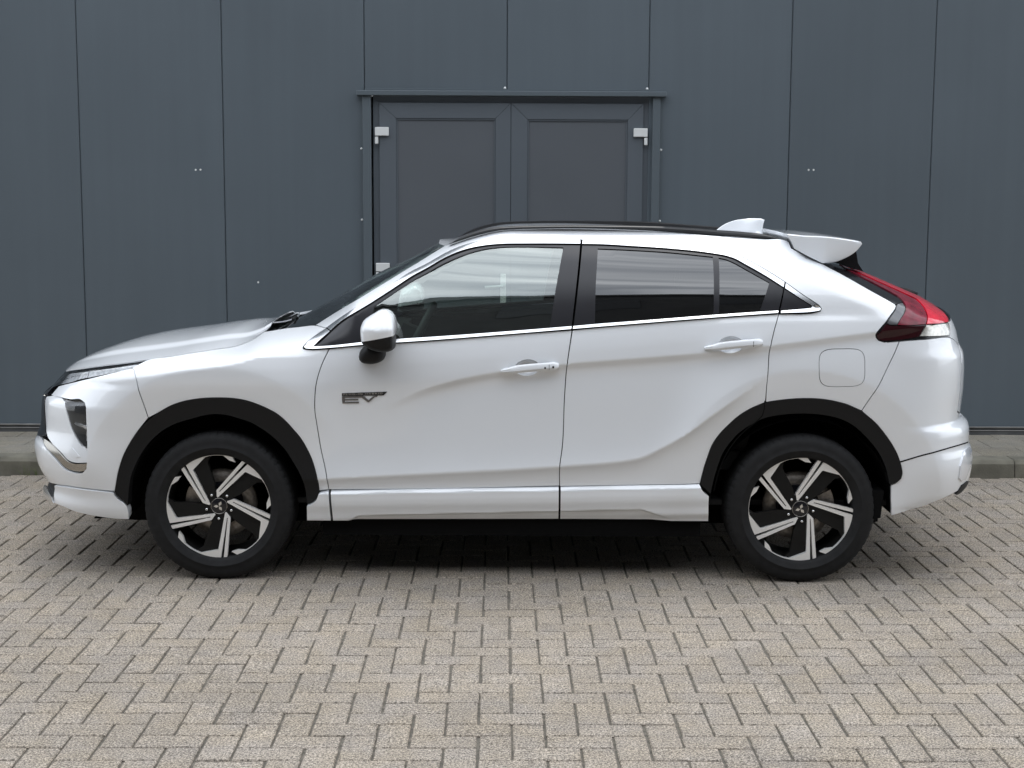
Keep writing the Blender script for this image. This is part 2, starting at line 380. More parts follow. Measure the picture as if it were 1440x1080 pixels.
def leaf(x0, x1, px0, px1, pz1, hinge_left):
    d = FR-.018
    o = link('door_leaf', prism_me('door_leaf', [(x0+.07, .14), (x1-.07, .14), (x1-.07, .24), (x0+.07, .24)], d+.0005, .029), M['door'], wall)
    # mitred stiles and rails round a recessed panel
    for q in ([(x0, .14), (x0, 2.378), (px0, pz1), (px0, .26)], [(x1, .14), (px1, .26), (px1, pz1), (x1, 2.378)], [(x0, 2.378), (x1, 2.378), (px1, pz1), (px0, pz1)], [(x0, .14), (px0, .26), (px1, .26), (x1, .14)]):
        c = np.mean(q, 0); q = [tuple(np.array(p)+(c-p)*.0008) for p in q]
        link('leaf_rail', prism_me('leaf_rail', q, d, .029, bev=.0015), M['door'], o)
    link('leaf_bead', prism_me('leaf_bead', [(px0, .26), (px0, pz1), (px1, pz1), (px1, .26), (px1-.012, .272), (px1-.012, pz1-.018), (px0+.012, pz1-.018), (px0+.012, .272)][:4]+[(px0, .26), (px0+.010, .27), (px1-.010, .27), (px1-.010, pz1-.012), (px0+.010, pz1-.012), (px0+.010, .27)], d+.006, .028), M['door'], o) if False else None
    box('leaf_panel', px0-.002, px1+.002, d+.013, .0285, .255, pz1+.002, M['infill'], o)
    for a, b, c0, c1 in ((px0, px0+.011, .272, pz1-.013), (px1-.011, px1, .272, pz1-.013), (px0, px1, pz1-.0125, pz1), (px0, px1, .26, .2715)):
        box('leaf_bead', a, b, d+.006, d+.0128, c0, c1, M['door'], o, .002)
    hx = x0 if hinge_left else x1; s = 1 if hinge_left else -1
    for z in (2.155, 1.235, .42):
        a, b = sorted((hx-s*.028, hx+s*.066))
        box('hinge', a, b, d-.022, d-.0005, z, z+.058, M['alu'], o, .003)
        a, b = sorted((hx-s*.028, hx-s*.006))
        box('hinge', a, b, d-.020, d-.001, z-.055, z-.006, M['alu'], o, .003)
    return o
lf = leaf(-.910, -.0165, -.795, -.119, 2.274, True)
rl = leaf(-.0135, .885, .098, .780, 2.270, False)
d = FR-.018
box('handle_plate', -.084, -.044, d-.010, d-.0005, .975, 1.222, M['alu'], lf, .004, 2)
link('lever_handle', tube_me('lever_handle', [(-.062, d-.008, 1.140), (-.062, d-.045, 1.140), (-.075, d-.055, 1.139), (-.190, d-.055, 1.132)], .0095), M['alu'], lf)
scr = lathe_me('screw', [(0, -.006), (.004, -.0055), (.007, -.002), (.009, 0)], 12)
for x, z in ((-.057, 2.478), (.907, 2.478), (-1.032, 2.069), (-1.032, 1.587), (1.008, 2.069), (1.008, 1.588)):
    link('screw', scr, M['alu'] if z > 2.4 else M['trim'], wall, (x, -.003, z))
dn = lathe_me('dent', [(0, -.0010), (.003, -.0018), (.005, -.0010), (.007, .0002)], 14)
for x, z in ((-2.162, 1.920), (-2.129, 1.921), (2.021, 1.939), (2.055, 1.939), (-1.750, 1.156)):
    link('plug', dn, M['alu'] if x > -1 or x < -2 else M['wall'], wall, (x, 0, z))

# ---------------------------------------------------------------- low dark building across the yard (only mirrored in the car windows)
opp = empty('opposite_building', (0, -4.5, -.05)); tag(opp, 'long low dark building across the yard, mirrored in the car windows', 'building')
OH = 9.9
box('building_wall', -45, 45, -9, 0, 0, OH, M['bwall'], opp)
box('roof_parapet', -45.2, 45.2, -9.2, .2, OH, OH+.35, M['flashd'], opp, .01)
for i in range(-14, 15):
    for z in (1.0, 4.2, 7.2): box('window', i*3.0-.9, i*3.0+.9, .004, .03, z, z+1.6, M['bwin'], opp)

# ---------------------------------------------------------------- car body surface: outlines in metres on the car's own flank
XF_T=([0.1,0.2512,0.2932,0.323,0.3736,0.4451,0.5021,0.5476,0.6697,0.7464,0.7881,0.821,0.8739,0.9124,1.25],[-2.2646,-2.2646,-2.317,-2.3253,-2.3119,-2.3361,-2.3529,-2.3583,-2.3248,-2.3189,-2.3116,-2.2834,-2.2367,-2.2051,-2.2051])
XU_T=([0.8,1.1541,1.2384,1.3637,1.4417,1.5204,1.5668,1.75],[-1.7364,-1.0559,-0.8939,-0.6897,-0.5305,-0.3842,-0.2822,0.1758])
XR_T=([0.1,0.3369,0.352,0.4105,0.5193,0.5746,0.6125,0.6641,0.6982,0.7353,0.797,0.8656,0.9474,1.0287,1.0791,1.1422,1.1989,1.2511,1.2901,1.3257,1.4097,1.445,1.4907,1.75],[2.1717,2.1717,2.205,2.256,2.2726,2.2645,2.2507,2.2501,2.2417,2.2025,2.2066,2.2124,2.2135,2.2066,2.1829,2.1669,2.1388,2.0571,1.9862,1.9087,1.7071,1.5994,1.513,1.513])
HOODC=[(-2.2823,0.8618),(-2.2439,0.8986),(-2.1622,0.9466),(-2.0467,0.9906),(-1.8966,1.0282),(-1.7933,1.0469),(-1.6647,1.0635),(-1.5191,1.0846),(-1.3735,1.106),(-1.2282,1.1205),(-1.0792,1.1375)]
T={
'hood_line':('low',[(-2.791,0.906),(-2.374,0.9121),(-2.1242,0.9437),(-2.0133,0.9596),(-1.8819,0.9799),(-1.7495,0.9988),(-1.651,1.013),(-1.5665,1.0253),(-1.487,1.0385),(-1.368,1.0537),(-1.2475,1.0723),(-1.191,1.0974),(-1.1613,1.1204)]),
'roof_line':('up',[(-0.9272,1.531),(-0.8471,1.531),(-0.7671,1.5308),(-0.6872,1.5305),(-0.6073,1.53),(-0.5539,1.5296),(-0.5003,1.5291),(-0.4573,1.5287),(-0.4196,1.5282),(-0.3926,1.5279),(-0.3433,1.5318),(-0.2731,1.5506),(-0.1759,1.5745),(-0.1069,1.5888),(-0.0385,1.5986),(0.0861,1.6048),(0.2956,1.6082),(0.4682,1.6048),(0.6005,1.6),(0.7489,1.5927),(0.8803,1.5853),(1.021,1.5748),(1.16,1.5663),(1.3012,1.5576)]),
'fender':('low',[(-1.651,1.013),(-1.5665,1.0253),(-1.487,1.0385),(-1.368,1.0537),(-1.2475,1.0723),(-1.191,1.0974),(-1.1613,1.1204),(-1.0687,1.1363),(-0.9819,1.1476),(-0.9114,1.1574),(-0.8423,1.1555),(-0.8795,1.1324),(-0.9024,1.1151),(-0.9244,1.0953),(-0.9396,1.0778),(-0.9372,1.0704),(-0.9241,1.0671),(-0.908,1.0672),(-0.819,1.0726),(-0.8497,1.0039),(-0.8719,0.9302),(-0.8813,0.8459),(-0.8812,0.7865),(-0.8741,0.7315),(-0.8574,0.6166),(-0.8337,0.5036),(-0.8247,0.4274),(-0.8696,0.4222),(-0.8735,0.4682),(-0.8843,0.5173),(-0.9004,0.5689),(-0.9259,0.6241),(-0.9512,0.6665),(-0.9829,0.7055),(-1.0176,0.7447),(-1.0555,0.7774),(-1.1032,0.8033),(-1.1478,0.8226),(-1.1989,0.8387),(-1.2469,0.8466),(-1.3177,0.8495),(-1.424,0.8425),(-1.4821,0.8308),(-1.5374,0.811),(-1.5901,0.7812),(-1.6392,0.7549),(-1.652,0.8048),(-1.672,0.8742),(-1.6911,0.9434),(-1.7037,0.9699),(-1.7174,0.9786)]),
'front_bumper':('low',[(-2.2409,0.8598),(-2.1202,0.8846),(-2.0199,0.9061),(-1.8899,0.9355),(-1.8084,0.9556),(-1.7242,0.9755),(-1.7167,0.9767),(-1.7037,0.9699),(-1.6911,0.9434),(-1.672,0.8742),(-1.652,0.8048),(-1.6392,0.7549),(-1.6868,0.697),(-1.7246,0.6424),(-1.7576,0.5829),(-1.781,0.5199),(-1.807,0.4119),(-1.8825,0.4152),(-1.9574,0.4184),(-2.0583,0.4173),(-2.1941,0.4064),(-2.2758,0.3977),(-2.8962,0.372),(-2.9408,0.566),(-2.337,0.6082),(-2.2291,0.5815),(-2.1425,0.5438),(-2.0688,0.499),(-2.0473,0.4945),(-1.9723,0.4928),(-1.96,0.4956),(-1.938,0.5156),(-1.9343,0.5378),(-1.9346,0.7099),(-1.9372,0.7938),(-1.9491,0.8145),(-1.9763,0.8254),(-2.0464,0.8211),(-2.1452,0.8203),(-2.2818,0.8147)]),
'lamp_pod':('low',[(-2.1061,0.8091),(-2.0439,0.8168),(-1.9797,0.8214),(-1.9563,0.8125),(-1.9446,0.7933),(-1.9411,0.7094),(-1.939,0.5981),(-1.9557,0.6017),(-1.9903,0.6211),(-2.0252,0.6561),(-2.0507,0.6926),(-2.0743,0.7493)]),
'chrome_strip':('low',[(-2.3037,0.6195),(-2.1994,0.6081),(-2.1132,0.5724),(-2.0514,0.5352),(-2.0329,0.5316),(-1.938,0.5369),(-1.9405,0.5205),(-1.9613,0.5006),(-1.9757,0.4977),(-2.0466,0.4994),(-2.0654,0.5046),(-2.1358,0.5497),(-2.2262,0.5851)]),
'corner_plate':('low',[(-2.3387,0.8048),(-2.1413,0.817),(-2.106,0.8039),(-2.077,0.7424),(-2.0507,0.686),(-2.0247,0.6497),(-1.9898,0.6147),(-1.9553,0.5937),(-1.9357,0.5871),(-1.936,0.5393),(-2.0326,0.534),(-2.0512,0.5369),(-2.1134,0.574),(-2.1999,0.6097),(-2.2507,0.6318),(-2.2769,0.6509),(-2.3108,0.7403)]),
'tow_cover':('low',[(-2.0691,0.5873),(-2.0387,0.6019),(-2.0046,0.5749),(-1.9915,0.5647),(-2.0177,0.5556)]),
'grille':('low',[(-2.9309,0.6),(-2.8734,0.815),(-2.4389,0.7952),(-2.3487,0.803),(-2.3213,0.7406),(-2.2815,0.6503),(-2.2546,0.6345),(-2.3198,0.6204)]),
'headlight':('low',[(-2.42,0.8258),(-2.3401,0.8762),(-2.3083,0.9141),(-2.1215,0.941),(-2.0112,0.957),(-1.8802,0.9773),(-1.748,0.9962),(-1.653,1.01),(-1.7184,0.981),(-1.7256,0.9791),(-1.8096,0.9589),(-1.891,0.9389),(-2.0219,0.9095),(-2.1264,0.8875),(-2.2502,0.8624)]),
'front_lip':('low',[(-2.1981,0.4013),(-2.0599,0.4127),(-1.9584,0.414),(-1.883,0.411),(-1.8141,0.4063),(-1.8052,0.3898),(-1.7896,0.3714),(-1.7669,0.3584),(-1.7545,0.3433),(-1.7482,0.3142),(-1.7502,0.28),(-1.8077,0.2811),(-1.8742,0.2859),(-1.9536,0.2923),(-2.0265,0.2993),(-2.1181,0.3129),(-2.1909,0.3152),(-2.2136,0.3539)]),
'lower_grille':('low',[(-2.8566,0.262),(-2.8967,0.368),(-2.2945,0.3879),(-2.2096,0.3981),(-2.2223,0.3525),(-2.202,0.3186)]),
'skid':('low',[(-2.4972,0.3298),(-2.4694,0.3434),(-2.324,0.3581),(-2.2295,0.3381),(-2.2038,0.3147),(-2.2922,0.3108),(-2.4187,0.311)]),
'front_door':('low',[(-0.8189,1.0701),(-0.6669,1.0873),(-0.513,1.0987),(-0.3805,1.108),(-0.059,1.1346),(0.2783,1.1601),(0.2563,0.9994),(0.2474,0.8755),(0.2369,0.6213),(0.2274,0.5473),(0.2275,0.4492),(-0.0565,0.4404),(-0.3811,0.4324),(-0.8247,0.4274),(-0.8337,0.5036),(-0.8574,0.6166),(-0.8741,0.7315),(-0.8812,0.7865),(-0.8813,0.8459),(-0.8719,0.9302),(-0.8497,1.0039)]),
'rear_door':('low',[(0.2799,1.1608),(0.583,1.1905),(0.9274,1.2192),(1.2104,1.2384),(1.1853,1.1594),(1.1678,1.0796),(1.1619,0.9892),(1.157,0.9081),(1.1552,0.8406),(1.0851,0.8096),(1.0342,0.7769),(0.9901,0.7359),(0.9494,0.6915),(0.92,0.6453),(0.8991,0.5856),(0.8828,0.5292),(0.8684,0.4626),(0.5927,0.4545),(0.2276,0.4465),(0.2274,0.5473),(0.2369,0.6213),(0.2474,0.8755),(0.2563,0.9994)]),
'side_panel':('up',[(-0.9229,1.1552),(-0.8151,1.2326),(-0.6666,1.3211),(-0.5776,1.3778),(-0.5077,1.4348),(-0.4442,1.4841),(-0.3926,1.5279),(-0.3433,1.5318),(-0.2731,1.5506),(-0.1759,1.5745),(-0.1069,1.5888),(-0.0385,1.5986),(0.0861,1.6048),(0.2956,1.6082),(0.4682,1.6048),(0.6005,1.6),(0.7489,1.5927),(0.8803,1.5853),(1.021,1.5748),(1.16,1.5663),(1.3012,1.5576),(1.313,1.552),(1.3162,1.5408),(1.322,1.5248),(1.4079,1.4945),(1.5035,1.4558),(1.5097,1.4509),(1.5349,1.4229),(1.5846,1.3842),(1.6454,1.3446),(1.7113,1.3055),(1.7533,1.2804),(1.7527,1.2709),(1.7434,1.2606),(1.7159,1.2353),(1.6867,1.2013),(1.647,1.1572),(1.6449,1.147),(1.6484,1.1355),(1.6603,1.1226),(1.6751,1.1172),(1.7537,1.119),(1.7303,1.0644),(1.7048,1.0119),(1.6622,0.9244),(1.6249,0.8621),(1.5906,0.8038),(1.5711,0.8117),(1.527,0.8311),(1.4672,0.8469),(1.4059,0.8562),(1.2934,0.8573),(1.2228,0.8505),(1.1568,0.8406),(1.157,0.9081),(1.1619,0.9892),(1.1678,1.0796),(1.1853,1.1594),(1.2105,1.2403),(1.378,1.2467),(1.3957,1.2522),(1.4008,1.2626),(1.3934,1.2735),(1.3695,1.2907),(1.3209,1.3219),(1.2422,1.3778),(1.1702,1.4241),(1.0752,1.4776),(1.0326,1.4978),(0.9985,1.5092),(0.9459,1.5192),(0.8732,1.5267),(0.743,1.5378),(0.5384,1.5502),(0.4317,1.5554),(0.323,1.5581),(0.2011,1.5595),(0.0692,1.5595),(-0.0495,1.5578),(-0.1222,1.5523),(-0.1898,1.5398),(-0.2521,1.5212),(-0.3137,1.4946),(-0.3994,1.4454),(-0.4584,1.4161),(-0.5451,1.3565),(-0.6369,1.2966),(-0.801,1.1859),(-0.8424,1.1554)]),
'fuel_flap':('up',[(1.5981,1.0054),(1.5982,0.97),(1.597,0.9562),(1.5946,0.946),(1.5908,0.9379),(1.5857,0.9311),(1.5791,0.9255),(1.5704,0.9209),(1.559,0.9174),(1.543,0.9149),(1.5005,0.9132),(1.4577,0.9125),(1.4412,0.9131),(1.4289,0.915),(1.4192,0.918),(1.4111,0.9224),(1.4045,0.9281),(1.3992,0.9356),(1.395,0.9455),(1.3918,0.9593),(1.3894,0.9953),(1.3893,1.0307),(1.3907,1.0444),(1.3933,1.0545),(1.3973,1.0626),(1.4028,1.0691),(1.4099,1.0745),(1.419,1.0788),(1.4308,1.0821),(1.4472,1.0844),(1.4904,1.0857),(1.5336,1.0861),(1.5504,1.0853),(1.5625,1.0835),(1.5722,1.0806),(1.58,1.0764),(1.5862,1.0708),(1.591,1.0636),(1.5946,1.0541),(1.597,1.0407)]),
'rear_bumper':('low',[(1.7537,1.1181),(1.7635,1.1193),(1.8756,1.125),(2.0542,1.1241),(2.2097,1.0793),(2.1727,0.9995),(2.1568,0.8849),(2.1478,0.7713),(2.2457,0.7413),(2.7878,0.735),(2.7599,0.34),(2.0406,0.3997),(1.9683,0.3812),(1.9101,0.3602),(1.821,0.3354),(1.7501,0.3137),(1.7426,0.3989),(1.7408,0.4589),(1.7676,0.4745),(1.7824,0.4917),(1.7875,0.5135),(1.7848,0.5335),(1.7751,0.5665),(1.7623,0.5995),(1.7307,0.6553),(1.693,0.706),(1.654,0.7501),(1.609,0.7875),(1.5906,0.8038),(1.6249,0.8621),(1.6622,0.9244),(1.7048,1.0119),(1.7303,1.0644)]),
'tail_light':('low',[(1.5097,1.4509),(1.5349,1.4229),(1.5846,1.3842),(1.6454,1.3446),(1.7113,1.3055),(1.7533,1.2804),(1.7527,1.2709),(1.7434,1.2606),(1.7159,1.2353),(1.6867,1.2013),(1.647,1.1572),(1.6449,1.147),(1.6484,1.1355),(1.6603,1.1226),(1.6751,1.1172),(1.757,1.1215),(1.8757,1.1273),(2.051,1.1266),(2.0854,1.167),(2.1264,1.1938),(2.1455,1.211),(2.1974,1.2249),(2.315,1.2474),(2.2628,1.2877),(2.1244,1.3245),(1.9928,1.3697),(1.9284,1.4094),(1.9548,1.4274),(1.7897,1.445),(1.6132,1.4531)]),
'tail_black':('low',[(1.5157,1.4513),(1.7691,1.4433),(1.6707,1.4084),(1.7642,1.3487),(1.8168,1.3121),(1.8202,1.2904),(1.7772,1.2819),(1.7539,1.2813),(1.7124,1.3067),(1.6467,1.3457),(1.5864,1.3853),(1.5385,1.4239)]),
'tail_red':('low',[(1.7782,1.425),(1.8205,1.4087),(1.9073,1.3688),(2.0185,1.3254),(2.13,1.2892),(2.1665,1.2531),(2.1404,1.2259),(2.1098,1.2105),(2.0958,1.1946),(2.0862,1.189),(1.8902,1.1925),(1.9036,1.2095),(1.9297,1.2359),(1.9574,1.2632),(1.9754,1.2882),(1.888,1.3272),(1.7907,1.3734),(1.7284,1.409)]),
'tail_dark':('low',[(1.7646,1.4394),(1.754,1.4265),(1.6983,1.4074),(1.7719,1.3708),(1.8703,1.3246),(1.9512,1.2867),(1.9435,1.2625),(1.9202,1.2349),(1.8976,1.2098),(1.8836,1.1921),(1.7614,1.1909),(1.7432,1.1925),(1.7567,1.2135),(1.7856,1.2401),(1.8079,1.2632),(1.8162,1.2862),(1.8097,1.3096),(1.7554,1.3462),(1.6872,1.3935),(1.6802,1.4236)]),
'tail_base':('low',[(1.6914,1.195),(1.7089,1.1888),(1.7446,1.1872),(1.8782,1.1874),(1.8443,1.1386),(1.757,1.1257),(1.6763,1.121),(1.6568,1.1306),(1.6506,1.1454)]),
'tail_smoke':('low',[(1.7454,1.2576),(1.7597,1.2737),(1.7647,1.278),(1.8001,1.2825),(1.8023,1.2648),(1.7798,1.2403),(1.7533,1.2136),(1.7394,1.1935),(1.709,1.1926),(1.6948,1.2004),(1.7186,1.2307)]),
'tail_clear':('low',[(1.8868,1.1877),(2.092,1.1844),(2.0519,1.1332),(1.849,1.1391)]),
'tailgate':('low',[(2.143,1.1893),(2.6893,1.225),(2.7878,0.742),(2.3891,0.7248),(2.1626,0.7708),(2.1753,0.8826),(2.1895,0.9977),(2.241,1.0762),(2.0673,1.1241)]),
'rear_glass':('low',[(1.6878,1.4538),(2.217,1.4335),(2.2611,1.42),(2.3273,1.3965),(2.4344,1.352),(2.5392,1.3055),(2.6112,1.269),(2.6871,1.2263),(2.2968,1.2228),(2.183,1.2098),(2.1468,1.1938),(2.6768,1.232),(2.1233,1.47)]),
'chrome_front':('up',[(-0.8424,1.1554),(-0.801,1.1859),(-0.6369,1.2966),(-0.5451,1.3565),(-0.4584,1.4161),(-0.3994,1.4454),(-0.3137,1.4946),(-0.2521,1.5212),(-0.1898,1.5398),(-0.1222,1.5523),(-0.0495,1.5578),(0.0692,1.5595),(0.2011,1.5595),(0.323,1.5581),(0.3223,1.5385),(0.2007,1.5392),(0.0691,1.5386),(-0.0492,1.5362),(-0.1214,1.5292),(-0.1852,1.5172),(-0.2429,1.4994),(-0.3021,1.4737),(-0.388,1.4244),(-0.442,1.3957),(-0.537,1.3339),(-0.6262,1.2766),(-0.7859,1.1735),(-0.817,1.1454)]),
'chrome_rear':('up',[(0.3306,1.5575),(0.4317,1.5554),(0.5384,1.5502),(0.743,1.5378),(0.8732,1.5267),(0.9459,1.5192),(0.9985,1.5092),(1.0326,1.4978),(1.0752,1.4776),(1.1702,1.4241),(1.2419,1.3781),(1.236,1.3528),(1.1602,1.4008),(1.0626,1.4561),(1.0262,1.4761),(0.9888,1.4883),(0.9284,1.4989),(0.8706,1.5064),(0.7411,1.5183),(0.5371,1.5306),(0.4307,1.5364),(0.3282,1.5379)]),
'chrome_quarter':('up',[(1.245,1.3756),(1.3209,1.3219),(1.3695,1.2907),(1.3934,1.2735),(1.4008,1.2626),(1.3957,1.2522),(1.378,1.2486),(1.2152,1.2384),(1.2184,1.2529),(1.356,1.2668),(1.3594,1.2734),(1.3121,1.303),(1.2394,1.35)]),
'belt_front':('up',[(-0.9339,1.0773),(-0.9244,1.0925),(-0.9015,1.1125),(-0.8414,1.1529),(-0.8185,1.1438),(-0.8925,1.0806),(-0.8216,1.0842),(-0.6671,1.1018),(-0.5133,1.1166),(-0.3807,1.1256),(0.1948,1.1715),(0.277,1.179),(0.2751,1.1635),(-0.059,1.1346),(-0.3805,1.108),(-0.513,1.0987),(-0.6669,1.0873),(-0.819,1.0726),(-0.908,1.0672),(-0.9258,1.0689)]),
'belt_rear':('up',[(0.2841,1.1793),(0.3801,1.1885),(0.5831,1.2043),(0.9132,1.2317),(1.128,1.2477),(1.2091,1.2532),(1.2063,1.2409),(0.9274,1.2192),(0.583,1.1905),(0.2815,1.1642)]),
'frame_front':('up',[(-0.8877,1.0822),(-0.8149,1.1432),(-0.7859,1.1735),(-0.6262,1.2766),(-0.537,1.3339),(-0.442,1.3957),(-0.388,1.4244),(-0.3021,1.4737),(-0.2429,1.4994),(-0.1852,1.5172),(-0.1214,1.5292),(-0.0492,1.5362),(0.0691,1.5386),(0.2007,1.5392),(0.3223,1.5385),(0.3209,1.5369),(0.2982,1.3503),(0.2777,1.1802),(0.1948,1.1715),(-0.3807,1.1256),(-0.5133,1.1166),(-0.6671,1.1018),(-0.8216,1.0842),(-0.8924,1.08)]),
'frame_rear':('up',[(0.3288,1.5366),(0.4307,1.5364),(0.5371,1.5306),(0.7411,1.5183),(0.8706,1.5064),(0.9284,1.4989),(0.9888,1.4883),(1.0262,1.4761),(1.0626,1.4561),(1.1602,1.4008),(1.2349,1.3506),(1.2111,1.2547),(1.128,1.2477),(0.9132,1.2317),(0.5831,1.2043),(0.3801,1.1885),(0.2854,1.1803),(0.306,1.3504)]),
'frame_quarter':('up',[(1.2389,1.3475),(1.312,1.3012),(1.3562,1.2743),(1.3545,1.2693),(1.2165,1.2544)]),
'glass_front':('up',[(-0.6189,1.2595),(-0.5362,1.3151),(-0.4405,1.3787),(-0.386,1.4074),(-0.3188,1.4456),(-0.2521,1.4759),(-0.1863,1.4999),(-0.1179,1.5169),(-0.0491,1.5254),(0.0691,1.5282),(0.2421,1.5255),(0.2079,1.3561),(0.1787,1.1746),(-0.0591,1.1554),(-0.3808,1.1294),(-0.5134,1.1204),(-0.6512,1.1082)]),
'glass_rear':('up',[(0.401,1.5215),(0.528,1.5173),(0.7235,1.507),(0.9269,1.488),(0.9165,1.2371),(0.7114,1.219),(0.3817,1.1926),(0.3871,1.3634)]),
'glass_quarter':('up',[(0.9525,1.4841),(0.9842,1.4774),(1.0182,1.4636),(1.0607,1.4397),(1.1728,1.3759),(1.1487,1.3117),(1.1248,1.2518),(0.9405,1.2384)]),
'windscreen':('up',[(-1.8017,1.06),(-0.9272,1.531),(-0.8471,1.531),(-0.7671,1.5308),(-0.6872,1.5305),(-0.6073,1.53),(-0.5539,1.5296),(-0.5003,1.5291),(-0.4573,1.5287),(-0.4196,1.5282),(-0.3926,1.5279),(-0.4442,1.4841),(-0.5077,1.4348),(-0.5776,1.3778),(-0.6666,1.3211),(-0.8151,1.2326),(-0.9229,1.1552),(-0.943,1.1468)]),
'arch_front':('low',[(-1.807,0.4119),(-1.781,0.5199),(-1.7576,0.5829),(-1.7246,0.6424),(-1.6868,0.697),(-1.64,0.7425),(-1.5901,0.7812),(-1.5374,0.811),(-1.4821,0.8308),(-1.424,0.8425),(-1.3177,0.8495),(-1.2469,0.8466),(-1.1989,0.8387),(-1.1478,0.8226),(-1.1032,0.8033),(-1.0555,0.7774),(-1.0176,0.7447),(-0.9829,0.7055),(-0.9512,0.6665),(-0.9259,0.6241),(-0.9004,0.5689),(-0.8843,0.5173),(-0.8735,0.4682),(-0.8696,0.4222),(-0.8745,0.3979),(-0.8993,0.3719),(-0.9259,0.3563),(-0.9282,0.3869),(-0.9419,0.4712),(-0.9637,0.5178),(-0.9863,0.5566),(-1.0151,0.6021),(-1.0501,0.6445),(-1.0851,0.6771),(-1.1202,0.7032),(-1.1743,0.7358),(-1.2335,0.7559),(-1.2831,0.7698),(-1.3346,0.7744),(-1.3896,0.7676),(-1.4481,0.751),(-1.5003,0.7359),(-1.5494,0.7144),(-1.6023,0.678),(-1.6458,0.635),(-1.6831,0.5821),(-1.7141,0.5226),(-1.7303,0.4794),(-1.7405,0.4293),(-1.7493,0.3451)]),
'arch_rear':('low',[(0.8684,0.4626),(0.8828,0.5292),(0.8991,0.5856),(0.92,0.6453),(0.9494,0.6915),(0.9901,0.7359),(1.0342,0.7769),(1.0851,0.8096),(1.1554,0.838),(1.2228,0.8505),(1.2934,0.8573),(1.4059,0.8562),(1.4672,0.8469),(1.527,0.8311),(1.5711,0.8117),(1.609,0.7875),(1.654,0.7501),(1.693,0.706),(1.7307,0.6553),(1.7623,0.5995),(1.7751,0.5665),(1.7848,0.5335),(1.7872,0.5185),(1.784,0.4917),(1.7676,0.4761),(1.739,0.4622),(1.7331,0.4654),(1.71,0.5482),(1.6887,0.5942),(1.6577,0.6386),(1.6102,0.6911),(1.5566,0.7368),(1.5106,0.7611),(1.4585,0.7771),(1.3777,0.7881),(1.297,0.7893),(1.223,0.7825),(1.1522,0.7677),(1.0948,0.7397),(1.0409,0.7019),(1.0032,0.6607),(0.9706,0.6111),(0.948,0.5513),(0.9333,0.4949),(0.9175,0.415)]),
'sill_front':('low',[(-0.8157,0.4247),(-0.3811,0.4341),(0.2246,0.4464),(0.2255,0.2874),(-0.3831,0.285),(-0.8095,0.2845)]),
'sill_rear':('low',[(0.2311,0.4465),(0.5927,0.4552),(0.8651,0.462),(0.8724,0.4423),(0.886,0.4254),(0.9062,0.41),(0.9121,0.2865),(0.5974,0.2863),(0.232,0.2871)]),
'sill_nose':('low',[(-0.9259,0.3546),(-0.9028,0.365),(-0.8825,0.3841),(-0.8689,0.4153),(-0.8238,0.4242),(-0.8177,0.2844),(-0.9288,0.2849)]),
'nose_bar':('low',[(-2.8704,0.818),(-2.7927,0.903),(-2.3191,0.9143),(-2.3513,0.8768),(-2.4211,0.8279),(-2.4287,0.7996)]),
'rear_groove':('low',[(1.7717,0.5711),(1.8811,0.6072),(2.0195,0.6296),(2.1289,0.6315),(2.2521,0.6232),(2.2626,0.6153),(2.1295,0.6254),(2.0198,0.6236),(1.8814,0.6009),(1.7722,0.5644)]),
'reflector':('low',[(2.134,0.5889),(2.188,0.5981),(2.2505,0.5945),(2.2903,0.5786),(2.2648,0.5401),(2.2154,0.5014),(2.1708,0.4591),(2.1179,0.4613),(2.0911,0.4778),(2.0939,0.5349)]),
'rear_skid':('low',[(2.0898,0.3982),(2.1363,0.437),(2.2244,0.4399),(2.2776,0.4217),(2.2011,0.4083),(2.1168,0.3931)]),
'belt_low':('up',[(-0.908,1.0672),(-0.819,1.0726),(-0.6669,1.0873),(-0.513,1.0987),(-0.3805,1.108),(-0.059,1.1346),(0.2783,1.1626),(0.583,1.1905),(0.9274,1.2192),(1.2105,1.2403),(1.378,1.2486)]),
'arch_seam':('low',[(1.148,0.8505),(1.1467,0.8075),(1.1398,0.781),(1.1182,0.7562),(1.0772,0.7232),(1.027,0.6721),(0.9836,0.6058),(0.9532,0.5298),(0.9298,0.43),(0.9338,0.4267),(0.9571,0.5265),(0.9877,0.6024),(1.0311,0.6686),(1.0813,0.7199),(1.1223,0.7528),(1.1439,0.7777),(1.1508,0.8042),(1.152,0.8472)]),
}
